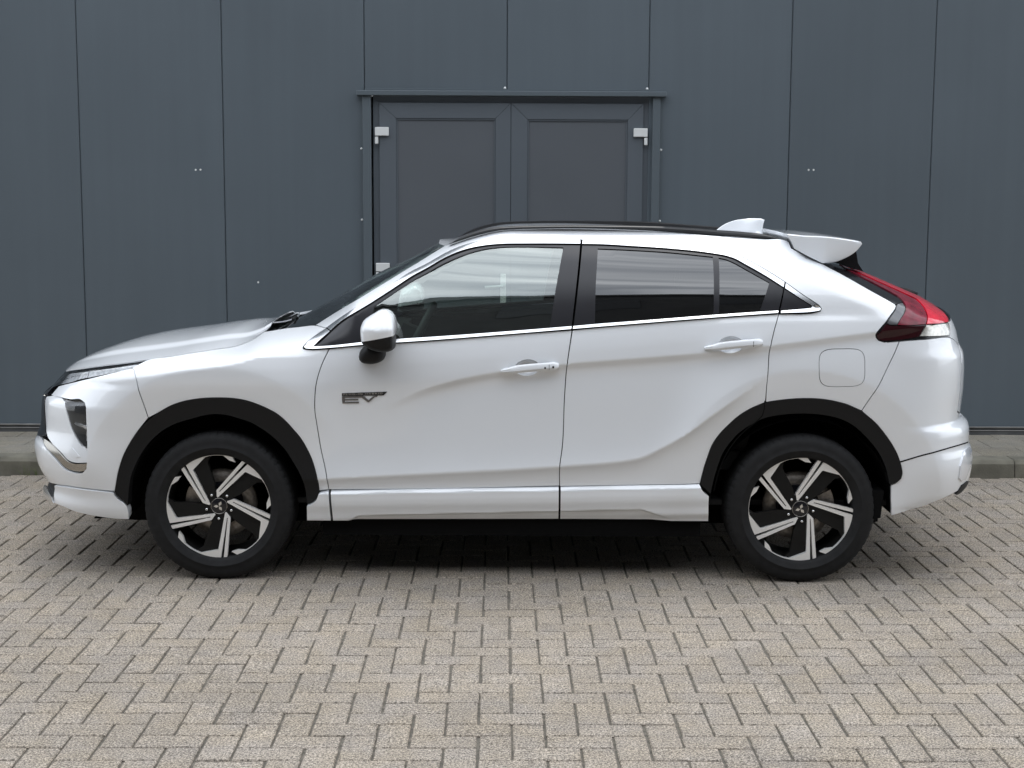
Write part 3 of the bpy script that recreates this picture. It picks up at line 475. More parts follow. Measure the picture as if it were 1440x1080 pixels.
PL={
'hub':[(-1.3353,0.3423),(1.3353,0.3457)],
'rail_top':[(-0.2893,1.5347),(-0.2593,1.558),(-0.2228,1.5764),(-0.1763,1.5948),(-0.1199,1.6099),(-0.0502,1.6204),(0.0693,1.6262),(0.295,1.6299),(0.5008,1.6298),(0.68,1.6274),(0.8162,1.6214),(0.9575,1.6114),(1.0656,1.6043),(1.1655,1.5949),(1.2323,1.5813),(1.2927,1.5601)],
'rail_bot':[(-0.2888,1.534),(-0.2291,1.5535),(-0.1528,1.577),(-0.0964,1.5904),(-0.0368,1.6006),(0.0859,1.6068),(0.2948,1.6103),(0.5999,1.6035),(0.7493,1.5942),(1.025,1.5757),(1.1645,1.5671),(1.2909,1.5587)],
'fin':[(1.0442,1.6037),(1.0811,1.6246),(1.148,1.6458),(1.2063,1.6523),(1.2602,1.6518),(1.2793,1.648),(1.2734,1.6276),(1.2708,1.5882)],
'spoiler':[(1.2754,1.5924),(1.36,1.5845),(1.4534,1.5809),(1.5696,1.5678),(1.631,1.5575),(1.639,1.5476),(1.6173,1.5185),(1.5418,1.4706),(1.519,1.4618),(1.4534,1.4538),(1.3711,1.4931),(1.3151,1.5228),(1.3035,1.5527)],
'mirror':[(-0.6575,1.1874),(-0.644,1.216),(-0.6218,1.2326),(-0.5934,1.2493),(-0.5681,1.2617),(-0.5461,1.2618),(-0.5272,1.2512),(-0.5116,1.2308),(-0.5054,1.2071),(-0.5031,1.1806),(-0.5063,1.1597),(-0.5075,1.1185),(-0.5102,1.0899),(-0.5219,1.0825),(-0.6025,1.0831),(-0.6324,1.0957),(-0.6543,1.1146),(-0.6588,1.1495)],
'stem':[(-0.6446,1.1022),(-0.6781,1.0572),(-0.6783,1.0283),(-0.6676,1.0155),(-0.6421,1.0092),(-0.5878,1.0159),(-0.5686,1.0288),(-0.5621,1.0449),(-0.5619,1.0737)],
'badge':[(-0.7603,0.8725),(-0.5545,0.8809),(-0.7608,0.8237)],
'handleF':[(-0.042,0.9844),(0.2203,1.0082),(0.089,1.0269),(0.0894,0.9528)],
'handleR':[(0.8713,1.0883),(1.1325,1.1152),(1.0011,1.137),(1.0028,1.0632)],
}
def pchip(xs, ys):
    xs=np.asarray(xs,float); ys=np.asarray(ys,float)
    h=np.diff(xs); d=np.diff(ys)/h
    m=np.zeros_like(xs)
    for i in range(1,len(xs)-1):
        if d[i-1]*d[i]>0:
            w1=2*h[i]+h[i-1]; w2=h[i]+2*h[i-1]
            m[i]=(w1+w2)/(w1/d[i-1]+w2/d[i])
    m[0]=d[0]; m[-1]=d[-1]
    def f(x):
        x=np.clip(np.asarray(x,float),xs[0],xs[-1])
        i=np.clip(np.searchsorted(xs,x)-1,0,len(h)-1)
        t=(x-xs[i])/h[i]
        return ((1+2*t)*(1-t)**2)*ys[i]+t*(1-t)**2*h[i]*m[i]+t*t*(3-2*t)*ys[i+1]+t*t*(t-1)*h[i]*m[i+1]
    return f
def sstep(a,b,x):
    t=np.clip((np.asarray(x,float)-a)/(b-a),0,1)
    return t*t*(3-2*t)
XA_F,XA_R,ZHUB=-1.335,1.335,0.345
# smooth base half width over height (no creases)
PZ=pchip([.10,.20,.27,.34,.42,.50,.62,.75,.88,.96,1.04,1.10,1.15,1.22,1.30,1.38,1.46,1.53,1.58,1.64,1.75],
         [.800,.830,.852,.868,.876,.880,.882,.885,.889,.891,.884,.872,.857,.838,.812,.777,.725,.660,.606,.515,.33])
XF_LOW=pchip([.1,1.2],[-2.3,-2.2]); XF_UP=pchip([.9,1.7],[-1.1,-.2]); XR=pchip([.1,1.7],[2.2,1.2])
def set_tables(a,b,c):
    global XF_LOW,XF_UP,XR
    XF_LOW,XF_UP,XR=pchip(*a),pchip(*b),pchip(*c)
LF_LOW,P_LOW=.62,2.35
LF_UP,P_UP=.23,2.4
LR,P_R=.46,2.5
Z1=pchip([-.95,-.54,-.38,-.22,-.058,.2625,.60,.90,1.224,1.66,2.4],[.66,.818,.890,.935,.9665,1.0064,1.034,1.061,1.10,1.1577,1.25])
Z2=pchip([-1.2,-.83,.22,.573,.685,.80,.906,1.3],[.455,.480,.542,.578,.628,.70,.780,1.05])
BELT=pchip([-2.4,-1.0,-.38,.28,1.2145,2.4],[1.06,1.075,1.111,1.164,1.240,1.25])
ZH=pchip([-2.4,-2.2,-2.0,-1.75,-1.57,-1.36,-1.236,-1.144,-1.055,-.90,-.78],[.895,.915,.955,.996,1.02,1.054,1.078,1.106,1.122,1.150,1.18])   # hood line
def zeta(x,z):
    return z-sstep(.6,1.02,z)*(1-sstep(1.27,1.56,z))*(BELT(x)-1.15)
def creases(x,z,zt):
    # shoulder crease with an undercut below it
    A=.028*sstep(-.62,-.25,x)*(1-.35*sstep(1.5,2.1,x))
    dn=np.minimum(z-Z1(x),0)
    o=-A*(1-np.exp(dn/.024))*np.exp(dn/.15)
    # lower ridge along the doors
    B=.030*sstep(-1.15,-.75,x)*(1-sstep(.90,1.2,x))
    d=z-Z2(x)
    o=o+B*np.where(d>0,np.exp(-np.abs(d)/.12),np.exp(-np.abs(d)/.045))
    # wheel arch flares
    for xa,R2,C in ((XA_F,.640,.022),(XA_R,.640,.024)):
        r=np.hypot((x-xa),(z-ZHUB))
        e=r-R2; ep=np.maximum(e,0)
        ang=np.arctan2(z-ZHUB,np.abs(x-xa))
        m=sstep(-.1,.35,ang)
        if xa<0: m=m*(1-sstep(-.95,-.70,x))
        else: m=m*sstep(.62,.85,x)
        o=o+C*m*np.where(e>0,np.exp(-(ep/.15)**1.5),1-.9*np.clip(-e/.16,0,1.3))
    return o*sstep(.18,.3,z)*(1-sstep(1.11,1.15,zt))
def width(x,z):
    zt=zeta(x,z)
    w=PZ(zt)+creases(x,z,zt)
    d=np.maximum(z-(ZH(x)-.075),0)
    return w-(11.+22.*sstep(-1.5,-1.2,x))*d*d*np.minimum(1,.12/np.maximum(d,.12))*(1-sstep(-.98,-.70,x))*sstep(-2.35,-2.0,x)
def corner(t,p):
    t=np.clip(t,0,1)
    return np.power(np.clip(1-np.power(1-t,p),1e-9,1),1/p)
def arc_table(W,L,p,n=4000):
    th=np.linspace(0,1,n)**2.0
    y=W*corner(th,p); xx=L*th
    s=np.concatenate([[0],np.cumsum(np.hypot(np.diff(xx),np.diff(y)))])
    return th,s
class Fam:
    """closed ring of the body side: q runs from nose centre round the side to the tail centre; q = x along the flanks"""
    def __init__(self,up):
        self.up=up
        self.Lf,self.pf=(LF_UP,P_UP) if up else (LF_LOW,P_LOW)
        self.tf,self.sf=arc_table(.7 if up else .86,self.Lf,self.pf)
        self.tr,self.sr=arc_table(.8,LR,P_R)
    def xf(self,z): return XF_UP(z) if self.up else XF_LOW(z)
    def q_of_x(self,x,z):
        x=np.asarray(x,float);z=np.asarray(z,float)
        a=self.xf(z)+self.Lf; b=XR(z)-LR
        q=x.copy() if x.ndim else x
        t=np.clip((x-self.xf(z))/self.Lf,0,1)
        qf=a-(self.sf[-1]-np.interp(t,self.tf,self.sf))
        t2=np.clip((XR(z)-x)/LR,0,1)
        qr=b+(self.sr[-1]-np.interp(t2,self.tr,self.sr))
        return np.where(x<a,qf,np.where(x>b,qr,x))
    def xy(self,q,z):
        q=np.asarray(q,float);z=np.asarray(z,float)
        a=self.xf(z)+self.Lf; b=XR(z)-LR
        tf=np.interp(np.clip(self.sf[-1]-(a-q),0,self.sf[-1]),self.sf,self.tf)
        tr=np.interp(np.clip(self.sr[-1]-(q-b),0,self.sr[-1]),self.sr,self.tr)
        x=np.where(q<a,self.xf(z)+self.Lf*tf,np.where(q>b,XR(z)-LR*tr,q))
        c=np.where(q<a,corner(tf,self.pf),np.where(q>b,corner(tr,P_R),1.))
        y=width(x,z)*c
        # past the centre line nothing
        return x,y
    def pos(self,q,z,off=0.):
        x,y=self.xy(q,z)
        P=np.stack(np.broadcast_arrays(x,-y,z),-1)
        if np.any(off):
            P=P+self.normal(q,z)*np.asarray(off)[...,None] if np.ndim(off) else P+self.normal(q,z)*off
        return P
    def normal(self,q,z,e=.003):
        def p(q,z):
            x,y=self.xy(q,z); return np.stack(np.broadcast_arrays(x,-y,z),-1)
        dq=p(q+e,z)-p(q-e,z); dz=p(q,z+e)-p(q,z-e)
        n=np.cross(dq,dz); n/=np.maximum(np.linalg.norm(n,axis=-1,keepdims=True),1e-12)
        return n
set_tables(XF_T, XU_T, XR_T)
FAM = {'low': Fam(False), 'up': Fam(True)}
car = empty('car', (-.0063, 7.477, 0)); car.rotation_euler.z = -.0026
tag(car, 'white compact crossover car parked side-on before the slate grey wall', 'car')

def resample(poly, res, closed=True, corner=26.):
    """smooth runs between corners with Catmull-Rom, keep corners sharp"""
    P = np.array(poly, float); n = len(P)
    prv = np.roll(P, 1, 0); nxt = np.roll(P, -1, 0)
    a = P-prv; b = nxt-P
    la = np.linalg.norm(a, axis=1); lb = np.linalg.norm(b, axis=1)
    cs = np.sum(a*b, 1)/np.maximum(la*lb, 1e-12)
    sharp = cs < math.cos(math.radians(corner))
    if not closed: sharp[0] = sharp[-1] = True
    # tangents
    T_ = (a/np.maximum(la, 1e-9)[:, None]*lb[:, None]+b/np.maximum(lb, 1e-9)[:, None]*la[:, None])/np.maximum(la+lb, 1e-9)[:, None]
    out = []
    for i in range(n if closed else n-1):
        j = (i+1) % n
        p, q = P[i], P[j]; l = np.linalg.norm(q-p)
        d = (q-p)/max(l, 1e-9)
        t0 = d if sharp[i] else T_[i]; t1 = d if sharp[j] else T_[j]
        k = max(1, int(round(l/res)))
        for s in range(k):
            t = s/k
            out.append((2*t**3-3*t**2+1)*p+(t**3-2*t**2+t)*l*t0+(-2*t**3+3*t**2)*q+(t**3-t**2)*l*t1)
    if not closed: out.append(P[-1])
    return np.array(out)
def area(P):
    x, y = P[:, 0], P[:, 1]; return .5*np.sum(x*np.roll(y, -1)-np.roll(x, -1)*y)
def inset_poly(P, d, hold=None):
    if d == 0: return P
    s = 1 if area(P) > 0 else -1
    a = P-np.roll(P, 1, 0); b = np.roll(P, -1, 0)-P
    na = np.stack([-a[:, 1], a[:, 0]], 1)*s; nb = np.stack([-b[:, 1], b[:, 0]], 1)*s
    na /= np.maximum(np.linalg.norm(na, axis=1, keepdims=True), 1e-9); nb /= np.maximum(np.linalg.norm(nb, axis=1, keepdims=True), 1e-9)
    m = na+nb; l2 = np.maximum(np.sum(m*m, 1, keepdims=True), .6)
    Q = P+2*m/l2*d
    if hold is not None: Q[hold] = P[hold]
    return Q
def inside(P, X):
    x, y = X[:, 0], X[:, 1]; r = np.zeros(len(X), bool)
    for (x0, y0), (x1, y1) in zip(P, np.roll(P, -1, 0)):
        if y0 == y1: continue
        c = ((y0 > y) != (y1 > y)) & (x < (x1-x0)*(y-y0)/(y1-y0)+x0); r ^= c
    return r
def near(P, X, d):
    """points closer than d to the polyline"""
    r = np.zeros(len(X), bool)
    for i in range(0, len(X), 4000):
        Y = X[i:i+4000]; r[i:i+4000] = (np.min((Y[:, None, 0]-P[None, :, 0])**2+(Y[:, None, 1]-P[None, :, 1])**2, 1) < d*d)
    return r
def cdt(loops, res, lines=()):
    pts = np.concatenate(loops); edges = []; k = 0
    for l in loops:
        n = len(l); edges += [(k+i, k+(i+1) % n) for i in range(n)]; k += n
    lo, hi = pts.min(0), pts.max(0)
    gx = np.arange(lo[0]+res*.5, hi[0], res); gz = np.arange(lo[1]+res*.5, hi[1], res)
    G = np.stack(np.meshgrid(gx, gz), -1).reshape(-1, 2)
    if len(G):
        k = inside(loops[0], G)
        for h in loops[1:]: k &= ~inside(h, G)
        G = G[k]
        if len(G): G = G[~near(pts, G, res*.62)]
    extra = []; nb = len(pts); gl = []
    for l in lines:
        k = inside(loops[0], l)
        for h in loops[1:]: k &= ~inside(h, l)
        if k.any(): k[k] = ~near(pts, l[k], .005)
        idx = np.nonzero(k)[0]
        if len(idx) < 2: continue
        gl.append((l[idx], idx))
    if gl and len(G): G = G[~near(np.concatenate([a for a, _ in gl]), G, res*.62)]
    allp = np.concatenate([pts, G]) if len(G) else pts
    for a, idx in gl:
        b0 = len(allp); allp = np.concatenate([allp, a])
        edges += [(b0+i, b0+i+1) for i in range(len(idx)-1) if idx[i+1] == idx[i]+1]
    vs, es, fs, *_ = delaunay_2d_cdt([Vector(p) for p in allp], edges, [], 0, 1e-7)
    V = np.array([(v.x, v.y) for v in vs]); F = np.array([tuple(f) for f in fs if len(f) == 3])
    c = V[F].mean(1); k = inside(loops[0], c)
    for h in loops[1:]: k &= ~inside(h, c)
    F = F[k]
    a = V[F]; ar = (a[:, 1, 0]-a[:, 0, 0])*(a[:, 2, 1]-a[:, 0, 1])-(a[:, 1, 1]-a[:, 0, 1])*(a[:, 2, 0]-a[:, 0, 0])
    F = F[np.abs(ar) > 1e-10]; ar = ar[np.abs(ar) > 1e-10]
    F[ar < 0] = F[ar < 0][:, ::-1]
    return V, F
xs_ = np.arange(-1.25, 2.2, .009)
CREASE = [np.stack([xs_, Z1(xs_)+d_], 1) for d_ in (.012, 0, -.014, -.03, -.05)]+[np.stack([xs_[xs_ < 1.05], Z2(xs_[xs_ < 1.05])+d_], 1) for d_ in (.022, .010, 0, -.010, -.022)]
th_ = np.arange(.1, math.pi-.1, .014)
for xa in (XA_F, XA_R): CREASE += [np.stack([xa-r_*np.cos(th_), ZHUB+r_*np.sin(th_)], 1) for r_ in (.628, .640, .652)]
def panel_me(name, key, off=0., inset=.002, thick=.012, res=.013, holes=(), merge=False, poly=None, fam=None, corner=26., bres=None, flat=False):
    fn, P0 = T[key] if key else (fam, poly)
    S = FAM[fn]
    P = resample(P0, bres or min(res, .010), corner=corner)
    if merge:
        x, y = S.xy(P[:, 0], P[:, 1]); hold = y < .004
    else: hold = None
    P = inset_poly(P, inset, hold)
    loops = [P]+[resample(h, .006) for h in holes]
    V, F = cdt(loops, res, CREASE if fn == 'low' or key == 'side_panel' else ())
    of = off(V[:, 0], V[:, 1]) if callable(off) else np.full(len(V), float(off))
    def nrm(q, z):
        n = S.normal(q, z)
        if flat: n = n*np.array([1, 1, 0]); n /= np.maximum(np.linalg.norm(n, axis=1, keepdims=True), 1e-9)
        return n
    N = nrm(V[:, 0], V[:, 1])
    X = S.pos(V[:, 0], V[:, 1])
    if callable(off):                # shading normal of the offset sheet
        e = .003
        def pp(q, z): return S.pos(q, z)+nrm(q, z)*off(q, z)[:, None]
        N2 = np.cross(pp(V[:, 0]+e, V[:, 1])-pp(V[:, 0]-e, V[:, 1]), pp(V[:, 0], V[:, 1]+e)-pp(V[:, 0], V[:, 1]-e))
        N2 /= np.maximum(np.linalg.norm(N2, axis=1, keepdims=True), 1e-12)
    else: N2 = S.normal(V[:, 0], V[:, 1])
    X = X+N*of[:, None]
    verts = [X]; faces = [tuple(f) for f in F]; nl = [N2[i] for f in F for i in f]
    if thick:
        cnt = {}
        for f in F:
            for i in range(3):
                a, b = int(f[i]), int(f[(i+1) % 3]); cnt[(a, b)] = 1
        be = [(a, b) for (a, b) in cnt if (b, a) not in cnt]
        k = len(X); ex = []
        for a, b in be:
            if merge and abs(X[a][1]) < .006 and abs(X[b][1]) < .006: continue
            p = [X[a], X[b], X[b]-N[b]*thick, X[a]-N[a]*thick]
            n = np.cross(p[1]-p[0], p[3]-p[0]); l = np.linalg.norm(n); n = -n/l if l > 0 else N[a]
            ex += p; faces.append((k+3, k+2, k+1, k)); nl += [n]*4; k += 4
        if ex: verts.append(np.array(ex))
    X = np.concatenate(verts)
    if merge:
        n = len(X); X2 = X*np.array([1, -1, 1]); f2 = []; nl2 = []; j = 0
        for f in faces:
            m = len(f); ns = nl[j:j+m]; j += m
            f2.append(tuple(i+n for i in reversed(f))); nl2 += [np.array([v[0], -v[1], v[2]]) for v in reversed(ns)]
        X = np.concatenate([X, X2]); faces = faces+f2; nl = nl+nl2
    me = mesh(name, X, faces, True)
    me.normals_split_custom_set([tuple(v) for v in nl])
    return me
def panel(name, key, m, parent, mirror=True, **k):
    me = panel_me(name, key, **k); me.materials.append(m)
    o = link(name, me, None, parent)
    return o
def flip(o, parent):
    """same part on the far flank"""
    c = o.copy(); COL.objects.link(c); c.parent = parent
    c.matrix_basis = Matrix.Scale(-1, 4, (0, 1, 0)) @ o.matrix_basis
    return c
def tree_copy(o, parent):
    c = o.copy(); COL.objects.link(c); c.parent = parent
    for ch in list(o.children): tree_copy(ch, c)
    return c
def far(o, parent=None):
    c = tree_copy(o, parent or car); c.matrix_basis = Matrix.Scale(-1, 4, (0, 1, 0)) @ o.matrix_basis; return c
PAINT = M['paint']
def pts3(key, off=0.):
    f, P = T[key]; P = np.array(P); return FAM[f].pos(P[:, 0], P[:, 1])+FAM[f].normal(P[:, 0], P[:, 1])*off

# ---- bonnet and roof: crowned sheets spanning the two flank lines
def cap_me(name, line, H, n=44, lip=.016, inset=.0025, expo=2.3, extra=None, drop=0.):
    B_ = np.array(line); Nn = len(B_)
    s = np.linspace(-1, 1, 2*n+1); s = np.sign(s)*(1-(1-np.abs(s))**1.15)
    V = []; 
    for x, y, z in B_:
        yb = max(-y-inset, .0005)
        for t in s:
            w = 1-np.abs(t)**expo
            zz = z+H(x)*w-drop
            if extra: zz += extra(x, t*yb, yb)
            V.append((x, t*yb, zz))
    k = len(s); F = []
    for i in range(Nn-1):
        for j in range(k-1):
            F.append((i*k+j, (i+1)*k+j, (i+1)*k+j+1, i*k+j+1))
    # folded lip
    rim = [i*k for i in range(Nn)]+[(Nn-1)*k+j for j in range(1, k)]+[i*k+k-1 for i in range(Nn-2, -1, -1)]
    base = len(V)
    for r in rim: x, y, z = V[r]; V.append((x, y*(1-.002), z-lip))
    for i in range(len(rim)-1): F.append((rim[i], base+i, base+i+1, rim[i+1]))
    me = mesh(name, V, F, True)
    bm = bmesh.new(); bm.from_mesh(me); bmesh.ops.recalc_face_normals(bm, faces=bm.faces[:])
    up_ = sum(f.normal.z for f in bm.faces)
    if up_ < 0: bmesh.ops.reverse_faces(bm, faces=bm.faces[:])
    for e in bm.edges:
        if len(e.link_faces) == 2 and e.calc_face_angle(0) > R(35): e.smooth = False
    bm.to_mesh(me); bm.free(); return me
hl = resample(T['hood_line'][1], .012, closed=False)
hl3 = FAM['low'].pos(hl[:, 0], hl[:, 1])
hx = pchip(hl3[:, 0]+np.arange(len(hl3))*1e-7, hl3[:, 2])
hc = np.array(HOODC[2:]); Hh = pchip(np.concatenate([[-2.36, -2.205], hc[:, 0]]), np.concatenate([[0, 0.004], np.maximum(hc[:, 1]-hx(hc[:, 0])-.010, .004)]))
def dome(x, y, yb):          # two raised folds running down the bonnet
    a = abs(y)/max(yb, .05); w = float(sstep(-2.2, -1.9, x))
    return w*(.012*float(sstep(.72, .60, a)))
hood = link('bonnet', cap_me('bonnet', hl3, lambda x: float(Hh(x)), extra=dome, lip=.006), PAINT, car)
rl_ = resample(T['roof_line'][1], .012, closed=False)
rl3 = FAM['up'].pos(rl_[:, 0], rl_[:, 1])
Hr = pchip([-.5, -.30, -.1, .3, .9, 1.4], [.004, .012, .016, .014, .012, .014])
roof = link('roof', cap_me('roof', rl3, lambda x: float(Hr(x)), inset=.0015, drop=.001), PAINT, car)
liner = link('headliner', cap_me('headliner', rl3[::3], lambda x: float(Hr(x)), inset=.03, drop=.03, lip=.02), M['liner'], roof)

# ---- bodyside panels
def ring_hole(cx, cz, a, b, n=28, p=2.0, tilt=0.):
    out = []
    for i in range(n):
        t = 2*math.pi*i/n; c, s = math.cos(t), math.sin(t)
        x, z = a*math.copysign(abs(c)**(2/p), c), b*math.copysign(abs(s)**(2/p), s)
        out.append((cx+x*math.cos(tilt)-z*math.sin(tilt), cz+x*math.sin(tilt)+z*math.cos(tilt)))
    return out
fender = panel('fender', 'fender', PAINT, car)
HF, HR = (.089, .990), (1.003, 1.0995)
cupF = ring_hole(HF[0]-.012, HF[1]+.002, .056, .038, tilt=.09); cupR = ring_hole(HR[0]-.012, HR[1]+.002, .056, .038, tilt=.10)
doorA = panel('door', 'front_door', PAINT, car, holes=[cupF], res=.012)
doorB = panel('door', 'rear_door', PAINT, car, holes=[cupR], res=.012)
fuel = T['fuel_flap'][1]
side = panel('side_panel', 'side_panel', PAINT, car, holes=[fuel], res=.013)
panel('fuel_flap', 'fuel_flap', PAINT, side, inset=.0028, thick=.010)
def lip_off(q, z):       # the lower bumper stands proud below the bright strip, towards the nose
    return .008*(1-sstep(-2.30, -2.05, q))*(1-sstep(.575, .60, z))*sstep(.38, .47, z)
fb = panel('bumper', 'front_bumper', PAINT, car, merge=True, res=.013, thick=.04, flat=True, off=lip_off)
rb = panel('bumper', 'rear_bumper', PAINT, car, merge=True, res=.013, thick=.02)
tg = panel('tailgate', 'tailgate', PAINT, car, merge=True, res=.014, thick=.02)
panel('tailgate_window', 'rear_glass', M['gloss'], tg, merge=True, off=.004, inset=.001, thick=.01, res=.02)

# ---- handles
def handle(door, c, tilt, buttons):
    S = FAM['low']
    cup = ring_hole(c[0]-.012, c[1]+.002, .056, .038, tilt=tilt, n=36)
    V = []; F = []; n = 36; rings = [(1.0, .0005), (.985, .006), (.93, .014), (.80, .023), (.55, .030), (.25, .033)]
    C = np.array((c[0]-.012, c[1]+.002))
    for s, dp in rings:
        q = C+(np.array(cup)-C)*s; p = S.pos(q[:, 0], q[:, 1])-S.normal(q[:, 0], q[:, 1])*dp
        V += list(p)
    for i in range(len(rings)-1):
        for j in range(n): F.append((i*n+j, i*n+(j+1) % n, (i+1)*n+(j+1) % n, (i+1)*n+j))
    F.append(tuple((len(rings)-1)*n+j for j in range(n)))
    me = mesh('handle_cup', V, F, True); link('handle_cup', me, PAINT, door)
    # the grip: tapered bar bowed away from the door
    ct, st = math.cos(tilt), math.sin(tilt)
    V = []; F = []; K = 26
    for i in range(K+1):
        u = -1+2*i/K
        hu = .0180*(1-.50*sstep(.35, 1.0, -u)) * (1-.16*sstep(.82, 1.0, u))
        hl_ = .0195*(1-.62*sstep(.30, 1.0, -u)) * (1-.22*sstep(.80, 1.0, u))
        if abs(u) > .999: hu *= .75; hl_ *= .75
        out = .012+.020*(1-abs(u)**3.2); inn = .004+.012*(1-min(1, abs(u)*1.25)**2) if abs(u) < .75 else -.004
        zc_ = .004*(1-u*u)-.0025*sstep(.2, 1, -u)
        for dz, o in ((hu, inn), (hu, out-.005), (hu*.62, out), (-hl_*.35, out+.001), (-hl_*.9, out-.007), (-hl_, inn)):
            lx = u*.131; lz = zc_+dz
            q = np.array([c[0]+lx*ct-lz*st]); z = np.array([c[1]+lx*st+lz*ct])
            V.append(tuple((S.pos(np.array([c[0]+lx*ct]), np.array([c[1]+lx*st]))[0]*np.array([0, 1, 0])+np.array([q[0], -o, z[0]]))))
    for i in range(K):
        for j in range(6): F.append((i*6+j, i*6+(j+1) % 6, (i+1)*6+(j+1) % 6, (i+1)*6+j))
    F += [tuple(range(6)), tuple(K*6+5-j for j in range(6))]
    me = mesh('door_handle', V, F, True); bm = bmesh.new(); bm.from_mesh(me); bmesh.ops.recalc_face_normals(bm, faces=bm.faces[:])
    for e in bm.edges:
        if len(e.link_faces) == 2 and e.calc_face_angle(0) > R(38): e.smooth = False
    bm.to_mesh(me); bm.free()
    link('door_handle', me, PAINT, door)
    yb = float(S.pos(np.array([c[0]]), np.array([c[1]]))[0][1])
    if buttons:
        for u, r in ((.52, .0052), (.80, .0060)):
            o = link('lock_button', lathe_me('lock_button', [(0, -.002), (r*.8, -.0018), (r, .002)], 16), M['gloss'], door)
            x = c[0]+u*.131*ct; o.location = (x, yb-(.012+.020*(1-u**3.2))-.0006, c[1]+u*.131*st-.001)
    x = c[0]+.66*.131
    box('handle_seam', x-.0007, x+.0007, yb-.0285, yb-.010, c[1]-.010+.006, c[1]+.0185+.006-.004, M['gap'], door)
handle(doorA, HF, .0905, True); handle(doorB, HR, .1025, False)

# ---- window line
def swap(keys): pass
def belt_off(q, z):      # convex bright strip leaning back towards the glass
    zl = np.interp(q, BLO[:, 0], BLO[:, 1]); h = np.clip((z-zl)/.018, -.2, .9)
    return np.where(z-zl > .026, .005, .0125-.0095*h-.003*h*h)
BLO = np.array(sorted([(a, b) for a, b in T['belt_low'][1]]))
chf = panel('window_trim', 'chrome_front', M['chrome'], doorA, off=.005, inset=.0016, thick=.014)
panel('window_trim', 'belt_front', M['chrome'], doorA, off=belt_off, inset=.0006, thick=.014)
panel('window_surround', 'frame_front', M['pillar'], doorA, off=.0, inset=.001, thick=.02, holes=[T['glass_front'][1]])
panel('window', 'glass_front', M['glass_f'], doorA, off=-.004, inset=-.003, thick=0, res=.03)
panel('window_trim', 'chrome_rear', M['chrome'], doorB, off=.005, inset=.0016, thick=.014)
panel('window_trim', 'belt_rear', M['chrome'], doorB, off=belt_off, inset=.0006, thick=.014)
panel('window_surround', 'frame_rear', M['pillar'], doorB, off=.0, inset=.001, thick=.02, holes=[T['glass_rear'][1], T['glass_quarter'][1]])
panel('window', 'glass_rear', M['glass_r'], doorB, off=-.004, inset=-.003, thick=0, res=.03)
panel('window', 'glass_quarter', M['glass_r'], doorB, off=-.004, inset=-.003, thick=0, res=.03)
panel('window_trim', 'chrome_quarter', M['chrome'], side, off=lambda q, z: np.where(z-np.interp(q, BLO[:, 0], BLO[:, 1]) < .022, belt_off(q, z), .005), inset=.0016, thick=.014)
panel('window_surround', 'frame_quarter', M['pillar'], side, off=.001, inset=.0003, thick=.01)
ws = panel('windscreen', 'windscreen', M['glass_w'], car, merge=True, off=-.003, inset=.001, thick=0, res=.025)

for key, par in (('chrome_front', doorA), ('belt_front', doorA), ('chrome_rear', doorB), ('belt_rear', doorB), ('chrome_quarter', side)):
    panel('trim_seal', key, M['gap'], par, off=.0006, inset=-.0032, thick=0)

# ---- sills, arch trims
def sill_off(q, z):
    top = np.interp(q, [-.93, -.45, .22, .9], [.424, .434, .4465, .461]); h = top-z
    rec = np.interp(q, [-.93, -.76, -.69, .60, .74, .93], [.0, .0, .036, .046, .0, .0])
    o = .004+.020*sstep(-.004, .014, h)+.003*sstep(.014, .05, h)-.006*sstep(.06, .11, h)
    return o-.016*sstep(.118-.004, .118+.006, h+(rec-.040)*1.0)*np.clip(rec/.03, 0, 1)-.012*sstep(.13, .17, h)
panel('sill_trim', 'sill_front', PAINT, doorA, off=sill_off, inset=.0012, thick=.045, res=.008)
panel('sill_trim', 'sill_rear', PAINT, doorB, off=sill_off, inset=.0012, thick=.045, res=.008)
panel('sill_trim', 'sill_nose', PAINT, fender, off=sill_off, inset=.0012, thick=.045, res=.008)
archf = panel('wheel_arch_trim', 'arch_front', M['black'], car, off=.005, inset=0., thick=.06, res=.012)
archr = panel('wheel_arch_trim', 'arch_rear', M['black'], car, off=.005, inset=0., thick=.06, res=.012)

